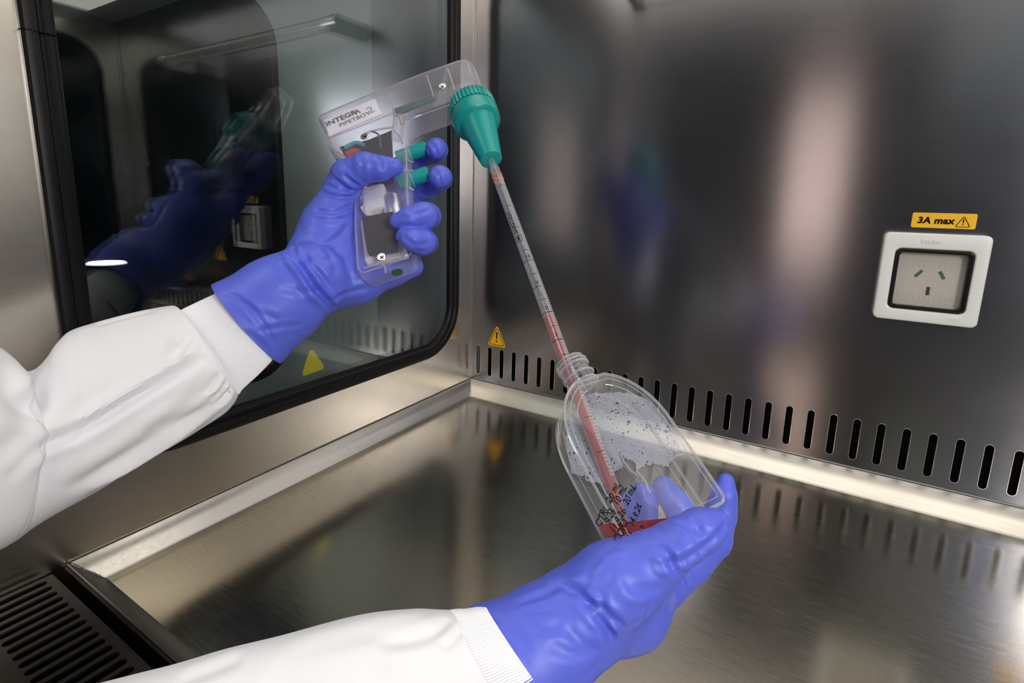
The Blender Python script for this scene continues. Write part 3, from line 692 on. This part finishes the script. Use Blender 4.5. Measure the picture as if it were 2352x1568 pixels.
slab('filter_holder', [(832, 440), (885, 425), (893, 480), (838, 498)], -.004, .009, M['white_part'], pc, .004)
slab('white_backing', [(830, 512), (846, 500), (930, 486), (938, 590), (846, 612), (840, 600)], -.006, .001, M['white_part'], pc, .001)
mo = MB().lathe([(0, .0085), (.002, .0095), (.040, .0095), (.042, .0085)], hp(900, 455, .002), hp(918, 560, .002)-hp(900, 455, .002), 24); mo.build('pump_motor', M['silver'], pc)
MB().lathe([(0, .006), (.03, .006)], hp(918, 270, .006), hp(908, 340, .006)-hp(918, 270, .006), 16).build('air_tube', M['pip_clear'], pc)
for a, m, r in (([(792, 340), (815, 328), (835, 332)], 'blue_part', .0022), ([(796, 358), (812, 350), (826, 352)], 'red_part', .0042), ([(905, 262), (918, 268), (922, 285)], 'copper', .0012), ([(850, 300), (870, 310), (874, 340)], 'pcb', .0010), ([(838, 306), (872, 296), (905, 292)], 'white_part', .0012), ([(832, 476), (845, 492), (868, 500)], 'white_part', .0022)):
    MB().tube(catmull([hp(x, y, .005) for x, y in a], 10), r, 8).build('wire', M[m], pc)
for x, y in ((1016, 199), (838, 314), (877, 591)):
    s = MB().lathe([(0, .0042), (.0010, .0042), (.0015, .0036), (.00155, .0005)], hp(x, y, .0142), NV, 20).build('screw', M['silver'], pc)
    cr = MB(); ax = nrm(bxv+.4*byv); ay = np.cross(NV, ax); Q = hp(x, y, .0142+.00165)
    for a, b_ in ((ax, ay), (ay, ax)): cr.add([Q+a*.0022+b_*.0005, Q-a*.0022+b_*.0005, Q-a*.0022-b_*.0005, Q+a*.0022-b_*.0005], [(0, 1, 2, 3)])
    cr.build('cross_slot', M['ink'], s, smooth=False)
mb = MB()
for (x, y), (x2, y2) in (((938, 355), (980, 340)), ((942, 413), (985, 397))):
    A, B = hp(x-26, y+9, .002), hp(x2, y2, .002)
    MB().lathe([(0, .0068), (.001, .0074), (np.linalg.norm(B-A)-.001, .0074), (np.linalg.norm(B-A), .0066)], A, B-A, 24).build('trigger_button', M['teal'], pc, label='teal trigger button')
    bd = nrm(B-A); b1 = nrm(np.cross(bd, NV)); C0 = hp(x+4, y-1, .002); MB().tube([C0+.0082*(math.cos(a)*b1+math.sin(a)*NV) for a in np.linspace(0, 2*math.pi, 25)[:-1]], .0008, 6, closed=True).build('button_collar', M['shell_rib'], pc)
text('lettering', 'VTC', 14*kx, frame_mx(hp(860, 600, .0147), -bxv, byv, -NV), M['shell_rib'], pc)
MB().lathe([(0, .005), (.001, .005)], hp(912, 624, .008), EX, 16).build('bottom_mark', M['pcb'], pc, label='small green mark')
# nose cone: lathe on the pipette's axis
NB = PT-EX*.002
kn = lambda lo, hi: (lambda i, k: (1.0+.022*(1 if (k % 4) < 2 else -1)) if lo <= i <= hi else 1.0)
MB().lathe([(0, .0066), (-.0004, .0098), (-.0012, .0112), (-.050, .0186), (-.0525, .0200), (-.0535, .0225), (-.0555, .0246), (-.0690, .0257), (-.0700, .0252)], NB, EX, 64).build('nose_cone', M['teal'], pc)
MB().lathe([(-.0695, .0240), (-.0722, .0240)], NB, EX, 48).build('nose_seal', M['teal_dark'], pc)
MB().lathe([(-.0718, .0240), (-.0720, .0252), (-.0850, .0247), (-.0875, .0232), (-.0880, .0120)], NB, EX, 144, kn(1, 3)).build('locking_ring', M['teal'], pc, label='ribbed teal locking ring')
MB().lathe([(-.0985, .013), (-.088, .017), (-.08, .017)], NB, EX, 32).build('inner_cap', M['teal'], pc)
# ------------------------------------------------------------------ serological pipette
sp = empty('serological_pipette', tuple(PB), 'long clear graduated pipette with pink medium, running from the teal nose into the flask', 'pipette')
PR = .0050; LEN = np.linalg.norm(PB-PT)
cfw = nrm((CC-(PT+PB)/2)-EX*np.dot(CC-(PT+PB)/2, EX)); csd = np.cross(EX, cfw)
if np.dot(csd, rt) < 0: csd = -csd
MB().lathe([(-.012, .0034), (.006, .0034), (.010, PR), (LEN-.030, PR), (LEN-.018, .0036), (LEN, .0019)], PT, EX, 32, cap=False).build('tube', M['pip_clear'], sp)
def s_at(v):                                               # distance along the axis where the pixel row v is met
    lo, hi = 0, LEN
    for _ in range(40):
        m = (lo+hi)/2; P = PT+EX*m-CC; vv = PY-F*np.dot(P, up)/np.dot(P, fw)
        if vv < v: lo = m
        else: hi = m
    return lo
PHS = np.linspace(.42, 1.25, 8)
V = [PT+EX*q+PR*1.004*(math.cos(a)*cfw+math.sin(a)*csd) for q in (.022, LEN-.034) for a in PHS]
MB().add(V, [(i, i+1, 9+i, 8+i) for i in range(7)]).build('scale_stripe', M['stripe'], sp, label='pale stripe behind the graduations')
s0 = s_at(727)
MB().lathe([(s0, .0042), (LEN-.030, .0042), (LEN-.018, .0029), (LEN-.001, .0013)], PT, EX, 24).build('medium_column', M['red_col'], sp, label='pink red medium inside the pipette')
def wrap(s, ph, r=PR*1.012): return PT+EX*s+r*(math.cos(ph)*cfw+math.sin(ph)*csd)
for v, tl in ((404, .10), (413, .10)):
    s = s_at(v); pts = [wrap(s+.0012*math.cos(a), a) for a in np.linspace(0, 2*math.pi, 25)[:-1]]; MB().tube(pts, .00045, 6, closed=True).build('orange_band', M['orange'], sp, label='orange ring near the top')
sa, sb = s_at(433), LEN-.035; pit = .00238*1.0; k = 0; tk = MB(); s = sa
unit = (s_at(660)-s_at(604))/10
while s < sb:
    big, mid = k % 10 == 0, k % 5 == 0
    p0, p1 = (-.25 if big else (.32 if mid else .55)), 1.15
    ph = np.linspace(p0, p1, 7); w = .00022 if big else .00015
    V = [wrap(s-w, a) for a in ph]+[wrap(s+w, a) for a in ph]; tk.add(V, [(i, i+1, 8+i, 7+i) for i in range(6)])
    s += unit; k += 1
tk.build('graduation_marks', M['ink'], sp, smooth=False, kind='stuff')
for v in (604, 664, 722, 785):
    s = s_at(v); ph = np.linspace(-1.4, 1.2, 12); V = [wrap(s-.00025, a) for a in ph]+[wrap(s+.00025, a) for a in ph]; MB().add(V, [(i, i+1, 13+i, 12+i) for i in range(11)]).build('volume_line', M['ink'], sp, smooth=False)
for t_, v in (('10', 596), ('9', 656), ('8', 713), ('7', 774)):
    s = s_at(v); text('numeral', t_, .0050, None, M['ink'], sp, wrap=lambda c, s=s: wrap(s-c.y, (c.x)/PR+.12))
s = s_at(515)
text('lettering', 'SARSTEDT', .0056, None, M['ink'], sp, wrap=lambda c, s=s: wrap(s-c.x, -.42-c.y/PR*1.0), bold=.00010, space=1.05)
s = s_at(553); text('logo', 'S', .0052, None, M['ink'], sp, wrap=lambda c, s=s: wrap(s-c.y*.9, -.30+c.x/PR*.9), bold=.0003)
q = MB(); hw = .0030
for a, b_ in (((-hw, -hw), (hw, -hw)), ((hw, -hw), (hw, hw)), ((hw, hw), (-hw, hw)), ((-hw, hw), (-hw, -hw))):
    q.tube([wrap(s+a[1]+(b_[1]-a[1])*t, -.30+(a[0]+(b_[0]-a[0])*t)/PR) for t in np.linspace(0, 1, 5)], .00022, 4)
q.build('logo', M['ink'], sp, smooth=False)
# ------------------------------------------------------------------ culture flask
cf = empty('culture_flask', tuple(fl2w((0, 0, -FTH/2))), 'clear plastic culture flask with misted wall and red medium, held by the lower gloved hand', 'flask')
def fout(ins=0.0, n=20):
    w, rr = FW/2-ins, max(.0065-ins, .002); hb = .0525-ins; o = []
    right = [(w-rr+rr*math.sin(a), ins+rr-rr*math.cos(a)) for a in np.linspace(0, math.pi/2, 6)]
    tmax = math.acos(min(.99, .0125/w)); arch = [(w*math.cos(t), FYS+hb*math.sin(t)) for t in np.linspace(0.0, tmax, n)]
    h = right+arch
    return h+[(-x, y) for x, y in h[::-1]]
def fbody(name, ins, z0, z1, m, bev, cap=True, par=cf):
    lp = fout(ins); n = len(lp); V = [fl2w((x, y, z0)) for x, y in lp]+[fl2w((x, y, z1)) for x, y in lp]
    Fc = [(k, (k+1) % n, n+(k+1) % n, n+k) for k in range(n)]+([tuple(range(n)), tuple(range(2*n-1, n-1, -1))] if cap else [])
    return MB().add(V, Fc).build(name, m, par, bevel=bev, seg=3)
fbody('body', 0, 0, -FTH, M['flask_clear'], .0030)
for ins, z, r, nm in ((.0010, -.0010, .0010, 'rim_bead'), (.0010, -FTH+.001, .0010, 'rim_bead'), (.0052, -.0005, .00032, 'inner_ridge'), (.0066, -FTH+.001, .00032, 'inner_ridge')):
    lp = fout(ins); MB().tube([fl2w((x, y, z)) for x, y in lp], r, 8, closed=True).build(nm, M['flask_edge'], cf)
for sx in (1, -1):                                        # raised bars on the shoulders
    pts = [fl2w((sx*(FW/2-.010)*math.cos(t), FYS+.041*math.sin(t), -.0003)) for t in np.linspace(.55, 1.30, 12)]; MB().tube(pts, .00035, 6).build('inner_ridge', M['flask_edge'], cf)
nk = fl2w((0, 0, -FTH/2))
NP, NA = nk, FY
R0 = .0122
MB().lathe([(.112, R0+.001), (.118, R0), (FYM-.001, R0), (FYM, R0-.0006), (FYM, R0-.0016), (.112, R0-.0020)], NP, NA, 48, cap=False).build('neck', M['flask_clear'], cf)
for h in (.1385, .1350, .1262):
    pts = [NP+NA*(h+.0012*(a/(2*math.pi)))+(R0+.0005)*(math.cos(a)*FX+math.sin(a)*FZ) for a in np.linspace(0, 2*math.pi, 40)]
    MB().tube(pts, .0009, 8).build('neck_thread', M['flask_edge'], cf)
for h, r in ((FYM, R0-.0008), (.1195, R0+.0006)):
    MB().tube([NP+NA*h+r*(math.cos(a)*FX+math.sin(a)*FZ) for a in np.linspace(0, 2*math.pi, 41)[:-1]], .0008, 8, closed=True).build('neck_ring', M['flask_edge'], cf)
# condensation film on the inside of the front wall, torn lower edge
fpx = [(1313, 1086), (1304, 1040), (1301, 1000), (1307, 960), (1325, 930), (1345, 915), (1375, 905), (1410, 900), (1445, 903), (1480, 915), (1510, 940), (1535, 972), (1552, 1000), (1561, 1029), (1548, 1042), (1541, 1058), (1533, 1071), (1518, 1068), (1505, 1065), (1490, 1067), (1474, 1073), (1463, 1081), (1460, 1066), (1455, 1058), (1444, 1055), (1430, 1045), (1420, 1034), (1424, 1050), (1430, 1070), (1421, 1078), (1409, 1086), (1406, 1098), (1403, 1112), (1380, 1110), (1352, 1105), (1333, 1092)]
fpx = [(a+RNG.normal(0, 1.0), b_+RNG.normal(0, 1.3)) for a, b_ in catmull(fpx+fpx[:1], 190)[:-1]]
lp = [fl2w(fp(x, y, -FTH+.0026)) for x, y in fpx]
tri = tessellate_polygon([[Vector((float(fp(x, y, -FTH+.0026)[0]), float(fp(x, y, -FTH+.0026)[1]), 0)) for x, y in fpx]])
link('condensation_film', mesh('condensation_film', lp, [tuple(t) for t in tri]), M['film'], cf, False, label='grey misted film speckled with dark droplets')
mb = MB()
for p in ([(1333, 1010), (1350, 1060), (1378, 1105), (1398, 1145), (1416, 1180)], [(1463, 1081), (1480, 1102), (1494, 1132)], [(1541, 1058), (1552, 1046), (1572, 1042), (1580, 1046)], [(1420, 1034), (1440, 1070), (1463, 1090)]):
    c = catmull(p, 22); mb.tube([fl2w(fp(x+RNG.normal(0, 1.1), y+RNG.normal(0, 1.1), -FTH+.0028)) for x, y in c], .00055, 6)
mb.build('foam_edge', M['flask_edge'], cf, kind='stuff')
# pool of medium: inside of the flask below a level plane
bm = bmesh.new(); lp = fout(.0022); n = len(lp)
vs_ = [bm.verts.new(fl2w((x, y, z))) for z in (-.0024, -FTH+.0024) for x, y in lp]
for k in range(n): bm.faces.new((vs_[k], vs_[(k+1) % n], vs_[n+(k+1) % n], vs_[n+k]))
bm.faces.new(vs_[:n]); bm.faces.new(vs_[:n-1:-1])
lev = fl2w(fp(1430, 1300, -.003))
r_ = bmesh.ops.bisect_plane(bm, geom=bm.verts[:]+bm.edges[:]+bm.faces[:], plane_co=Vector(lev), plane_no=Vector((0, 0, 1)), clear_outer=True)
bmesh.ops.holes_fill(bm, edges=[e for e in bm.edges if e.is_boundary]); bmesh.ops.recalc_face_normals(bm, faces=bm.faces)
me = bpy.data.meshes.new('medium'); bm.to_mesh(me); bm.free(); link('medium', me, M['red_pool'], cf, False, label='bright red medium pooled at the bottom')
# handwriting on the front wall
wx, wy = nrm(fp(1424, 1118)-fp(1392, 1188))[:2], None
wxv = FX*wx[0]+FY*wx[1]; wyv = np.cross(FZ, wxv)
for i, (t_, x, y) in enumerate((('CTRL  20 mL', 1396, 1158), ('9.26  10 mL', 1414, 1158), ('BCOR2', 1424, 1226), ('11.9.26  20 mL', 1432, 1168), ('N', 1449, 1234), ('14.9.26', 1459, 1184), ('7.17', 1474, 1226))):
    sz = .0060*(1.0 if i < 4 else .9); P = FO+FX*fp(x, y)[0]+FY*fp(x, y)[1]+FZ*.0003
    me = text_mesh(t_, sz, bold=.00012, shear=.25)
    for v in me.vertices: v.co.x += .0003*math.sin(v.co.y*2300+i); v.co.y += .0004*math.sin(v.co.x*700+i*2)
    me.transform(frame_mx(P, wxv, wyv, FZ)); link('handwriting', me, M['ink'], cf, False)
# ------------------------------------------------------------------ the person at work: two gowned, gloved arms
pe = empty('person', tuple(at(-60, 1300, .33)), 'person in a white gown and blue gloves holding the pipette controller and the flask', 'person')
def loft(name, st, ratio, m, parent, folds, na=150, nl=170, smoothn=0.0, ribs=0, shrink_end=None):
    st = np.array(st, float); n = len(st)
    P1 = np.array([at(a[0], a[1], a[4]) for a in st]); P2 = np.array([at(a[2], a[3], a[4]) for a in st])
    P1, P2 = catmull(P1, nl), catmull(P2, nl); Cn = (P1+P2)/2; Hv = (P1-P2)/2
    T = np.gradient(Cn, axis=0); V = np.zeros((nl, na, 3)); th = np.linspace(0, 2*math.pi, na, endpoint=False)
    for i in range(nl):
        s = Hv[i]; r = np.linalg.norm(s); s_ = s/r
        nn = nrm(np.cross(T[i], s_)); vd = nrm(CC-Cn[i])
        if np.dot(nn, vd) < 0: nn = -nn
        w = np.ones(na)
        if ribs: w += .010*np.cos(th*ribs)
        V[i] = Cn[i]+np.outer(np.cos(th)*w, s)+np.outer(np.sin(th)*w, nn*r*ratio)
    Fc = np.array([(i*na+k, i*na+(k+1) % na, (i+1)*na+(k+1) % na, (i+1)*na+k) for i in range(nl-1) for k in range(na)])
    V = V.reshape(-1, 3)
    N = vnormals(V, Fc); c = np.repeat(Cn, na, 0)
    if ((V-c)*N).sum() < 0: Fc = Fc[:, ::-1]
    if smoothn:
        N = vnormals(V, Fc); V = V+N*(noise3(V, 21, 45)*smoothn+noise3(V, 22, 140)*smoothn*.25)[:, None]
    if folds: V = crease(V, Fc, folds); V = relax(V, Fc, 1, .3) if not ribs else V
    return link(name, np_mesh(name, V, Fc), m, parent)
# ---- upper arm: left sleeve, cuff, glove on the controller
up_st = [(411, 716, 546, 908, .437), (400, 708, 536, 926, .435), (372, 707, 510, 952, .43), (290, 721, 430, 1003, .42), (213, 740, 330, 1060, .407), (150, 765, 235, 1122, .394), (110, 818, 140, 1172, .382), (62, 852, 55, 1220, .372), (25, 815, -10, 1250, .362), (-60, 775, -90, 1285, .345), (-170, 770, -190, 1330, .33)]
up_folds = [([(470, 815), (380, 870), (280, 930), (190, 985), (90, 1030), (10, 1110)], .0030, .0035), ([(455, 800), (360, 862), (265, 918), (170, 975)], -.0022, .0040),
            ([(545, 880), (470, 945), (380, 990), (270, 1060), (150, 1130)], .0035, .0060), ([(500, 860), (420, 940), (330, 1000)], .0020, .0050), ([(540, 905), (430, 985), (330, 1050), (200, 1125)], -.0030, .0040),
            ([(110, 825), (98, 900), (78, 960), (40, 1010), (0, 1060)], .0042, .0080), ([(24, 800), (18, 860), (22, 900), (50, 925), (85, 925)], .0055, .0075), ([(140, 780), (120, 860), (108, 930), (80, 1010)], -.0045, .0090),
            ([(440, 765), (415, 795), (400, 825)], .0028, .0030), ([(432, 772), (405, 790), (398, 815)], -.0016, .0030), ([(505, 855), (488, 885), (470, 905)], .0020, .0025), ([(520, 872), (505, 898), (480, 920)], .0018, .0022), ([(532, 890), (515, 912), (495, 935)], .0016, .0020), ([(350, 715), (290, 728), (220, 748)], .0014, .0028)]
sl1 = loft('gown_sleeve', up_st, .74, M['cloth'], pe, up_folds, smoothn=.0007)
loft('knit_cuff', [(409, 722, 546, 905, .437), (420, 713, 556, 892, .438), (455, 696, 592, 859, .442), (496, 677, 630, 819, .447), (530, 662, 652, 790, .452)], .64, M['knit'], sl1, [], na=840, nl=24, ribs=140)
def J(L, f): return [f(*p[:3]) for p in L], [p[3] for p in L]
gl_palm = []
for L in ([(520, 792, -.0, .0)],): pass
c1a, c1b = at(558, 753, .4495), at(713, 643, .466)
fln = nrm(CC-at(640, 690, .458)-nrm(c1b-c1a)*np.dot(CC-at(640, 690, .458), nrm(c1b-c1a)))
PLM = [([c1a-nrm(c1b-c1a)*.02, c1a, at(640, 692, .458), c1b], [.0420, .0412, .0375, .0325], (fln, .76)),
       (*J([(705, 645, -.006, .030), (756, 520, .000, .0245), (788, 432, .012, .0175)], hp), None),
       (*J([(712, 650, -.012, .028), (800, 560, -.020, .026), (872, 470, -.034, .0165)], hp), None),
       (*J([(716, 655, -.014, .028), (800, 610, -.022, .025), (882, 540, -.036, .0155)], hp), None),
       (*J([(722, 664, -.012, .0245), (820, 640, -.020, .0225), (900, 615, -.030, .0170), (948, 612, -.036, .0110)], hp), None)]
FNG = [J([(786, 436, .014, .0170), (800, 404, .024, .0160), (840, 386, .0305, .0148), (876, 386, .0305, .0118), (904, 383, .0255, .0088)], hp),
       J([(872, 420, -.034, .0150), (960, 362, -.036, .0128), (992, 350, -.024, .0118), (1003, 344, -.004, .0112), (1001, 343, .005, .0100)], hp),
       J([(878, 475, -.036, .0150), (955, 440, -.038, .0130), (992, 424, -.028, .0125), (1011, 409, -.008, .0122), (1010, 405, .005, .0112)], hp),
       J([(880, 540, -.036, .0150), (962, 500, -.034, .0130), (982, 496, -.008, .0130), (972, 497, .0150, .0128), (942, 502, .0252, .0112), (915, 508, .0240, .0082)], hp),
       J([(885, 596, -.034, .0140), (956, 562, -.032, .0118), (978, 556, -.010, .0116), (970, 556, .0135, .0114), (948, 551, .0235, .0098), (926, 541, .0230, .0070)], hp)]
cr1 = [([(659, 572), (690, 610), (722, 660), (760, 700), (772, 718)], .0036, .0026), ([(648, 580), (680, 618), (708, 668), (745, 705)], -.0020, .0034), ([(690, 570), (712, 606), (735, 630), (762, 668)], .0022, .0022), ([(668, 560), (690, 590), (720, 600)], .0020, .0018), ([(640, 590), (668, 600), (700, 640)], .0016, .0018),
       ([(735, 440), (775, 452), (812, 450), (830, 432)], .0020, .0020), ([(745, 422), (780, 436), (818, 438)], .0012, .0018), ([(722, 480), (765, 488), (810, 470)], .0018, .0020), ([(718, 505), (760, 505), (800, 500)], .0012, .0018), ([(765, 408), (788, 428), (812, 440)], .0018, .0018), ([(788, 400), (806, 416), (826, 428)], .0020, .0018), ([(862, 357), (874, 372), (878, 392)], .0012, .0018), ([(822, 356), (832, 372), (828, 400)], .0010, .0018), ([(890, 360), (898, 372), (910, 378)], .0010, .0018),
       ([(700, 545), (740, 560), (775, 545), (800, 520)], .0012, .0026), ([(690, 575), (730, 600), (770, 590)], .0012, .0026), ([(740, 560), (765, 600), (770, 640)], .0010, .0030), ([(800, 560), (796, 610), (812, 650)], .0009, .0030), ([(760, 690), (800, 672), (850, 660)], .0014, .0024),
       ([(560, 700), (600, 720), (640, 735)], .0008, .0026), ([(590, 760), (640, 752), (700, 745)], .0008, .0022), ([(540, 690), (570, 705), (600, 745)], .0008, .0020), ([(560, 760), (600, 790), (620, 815)], .0010, .0026), ([(640, 660), (690, 670), (740, 665)], .0008, .0026), ([(512, 672), (556, 690), (600, 735), (630, 790), (640, 812)], .0010, .0020),
       ([(935, 480), (960, 490), (990, 480)], .0012, .0018), ([(915, 500), (940, 498), (965, 488)], .0005, .0018), ([(930, 515), (960, 520), (985, 512)], .0005, .0018), ([(925, 540), (950, 560), (985, 560)], .0010, .0018), ([(940, 560), (965, 575), (985, 575)], .0005, .0018),
       ([(995, 390), (1010, 405), (1012, 430)], .0011, .0018), ([(1012, 392), (1022, 410), (1018, 432)], .0005, .0018), ([(985, 325), (1000, 340), (1008, 362)], .0011, .0018), ([(970, 322), (985, 345), (990, 365)], .0005, .0018), ([(960, 440), (985, 450), (1005, 448)], .0010, .0018)]
glove('glove', PLM, FNG, (c1a, nrm(c1b-c1a)), cr1, pe, None, calm=(3, 4))
# ---- lower arm: right sleeve, cuff, glove under the flask
lo_st = [(1045, 1412, 1185, 1645, .286), (1010, 1410, 1150, 1672, .284), (955, 1409, 1110, 1700, .281), (860, 1420, 1040, 1745, .276), (740, 1445, 930, 1800, .270), (620, 1478, 800, 1860, .264), (500, 1510, 660, 1920, .258), (390, 1545, 540, 1985, .252), (260, 1580, 400, 2050, .246), (60, 1640, 200, 2150, .24), (-150, 1720, -20, 2260, .235)]
lo_folds = [([(1030, 1420), (1000, 1450), (940, 1470), (860, 1480)], .0016, .0035), ([(1115, 1500), (1130, 1540), (1128, 1580)], .0020, .0030), ([(980, 1440), (880, 1455), (760, 1480), (640, 1510)], .0010, .0050), ([(900, 1540), (760, 1545), (600, 1570)], .0012, .0060), ([(560, 1510), (480, 1540), (400, 1570)], .0012, .0040), ([(1060, 1440), (1040, 1470), (1010, 1490)], .0014, .0022)]
sl2 = loft('gown_sleeve', lo_st, .80, M['cloth'], pe, lo_folds, smoothn=.0006)
loft('knit_cuff', [(1022, 1413, 1168, 1640, .286), (1060, 1407, 1200, 1636, .2875), (1090, 1402, 1235, 1620, .290), (1120, 1400, 1260, 1600, .292)], .80, M['knit'], sl2, [], na=840, nl=24, ribs=140)
c2a, c2b = at(1124, 1552, .2885), at(1336, 1422, .312)
fl2 = nrm(CC-at(1250, 1460, .30)-nrm(c2b-c2a)*np.dot(CC-at(1250, 1460, .30), nrm(c2b-c2a)))
PL2 = [([c2a-nrm(c2b-c2a)*.02, c2a, at(1258, 1470, .302), c2b], [.0338, .0330, .0288, .0262], (fl2, .82)),
       (*J([(1335, 1400, .312, .0255), (1408, 1342, .314, .0230), (1470, 1312, .318, .0205)], at), None),
       (*J([(1350, 1420, .320, .0250), (1440, 1390, .335, .0250), (1515, 1330, .356, .0175)], at), None),
       (*J([(1350, 1400, .328, .0230), (1430, 1340, .352, .0220), (1500, 1290, .378, .0150)], at), None),
       (*J([(1350, 1392, .335, .0180), (1390, 1308, .368, .0165), (1440, 1278, .394, .0145)], at), None)]
FN2 = [J([(1440, 1312, .316, .0175), (1502, 1282, .3165, .0165), (1560, 1246, .317, .0145), (1610, 1216, .321, .0130), (1640, 1205, .325, .0108)], at),
       J([(1515, 1340, .354, .0165), (1585, 1290, .366, .0142), (1640, 1240, .384, .0125), (1656, 1180, .392, .0112), (1662, 1135, .392, .0092), (1667, 1103, .394, .0062)], at),
       J([(1505, 1290, .378, .0150), (1578, 1224, .400, .0112), (1556, 1162, .406, .0110), (1524, 1118, .406, .0094)], at),
       J([(1465, 1285, .386, .0140), (1490, 1218, .404, .0092), (1482, 1162, .409, .0090), (1473, 1128, .408, .0078)], at),
       J([(1435, 1275, .392, .0140), (1446, 1218, .404, .0078), (1439, 1172, .406, .0072), (1435, 1146, .405, .0062)], at)]
cr2 = [([(1260, 1340), (1300, 1348), (1335, 1370), (1372, 1412), (1395, 1450), (1405, 1485)], 0.002, 0.0026), ([(1345, 1385), (1385, 1400), (1420, 1440)], 0.0018, 0.0018), ([(1378, 1360), (1390, 1395), (1420, 1420), (1430, 1450)], 0.0012, 0.0018), ([(1365, 1410), (1395, 1440), (1412, 1470)], 0.0016, 0.0018), ([(1275, 1345), (1262, 1360), (1180, 1390)], 0.0008, 0.0022), ([(1300, 1362), (1370, 1330), (1420, 1268)], 0.001, 0.0026), ([(1340, 1370), (1390, 1300), (1430, 1262)], -0.001, 0.0026), ([(1500, 1240), (1520, 1262), (1545, 1285), (1552, 1320)], 0.0012, 0.0018), ([(1490, 1250), (1530, 1285), (1556, 1330)], 0.0012, 0.0018), ([(1555, 1195), (1590, 1215), (1640, 1220)], 0.001, 0.0018), ([(1550, 1310), (1572, 1320), (1585, 1345)], 0.0014, 0.0018), ([(1390, 1380), (1385, 1410), (1430, 1438)], 0.0014, 0.0018), ([(1440, 1355), (1480, 1360), (1520, 1350)], 0.0008, 0.0022), ([(1430, 1330), (1460, 1345), (1500, 1345)], 0.0007, 0.0026), ([(1470, 1400), (1490, 1390), (1480, 1430)], 0.001, 0.0018), ([(1440, 1440), (1460, 1430), (1470, 1420)], 0.001, 0.0015), ([(1190, 1410), (1240, 1400), (1290, 1395)], 0.0007, 0.0022), ([(1200, 1420), (1240, 1440), (1290, 1440)], 0.0007, 0.0024), ([(1260, 1480), (1310, 1500), (1370, 1500)], 0.0007, 0.0026), ([(1300, 1440), (1340, 1480), (1390, 1500)], 0.0008, 0.0024), ([(1330, 1530), (1350, 1545), (1372, 1520)], 0.0005, 0.0018), ([(1095, 1408), (1150, 1424), (1200, 1470), (1228, 1530)], 0.0005, 0.0018), ([(1505, 1300), (1560, 1290), (1610, 1262), (1655, 1222), (1668, 1200)], 0.0016, 0.0022), ([(1520, 1250), (1540, 1275), (1548, 1305)], 0.0011, 0.002), ([(1590, 1190), (1604, 1212), (1606, 1236)], 0.0009, 0.002)]
glove('glove', PL2, FN2, (c2a, nrm(c2b-c2a)), cr2, pe, None, calm=(0, 2, 3, 4))
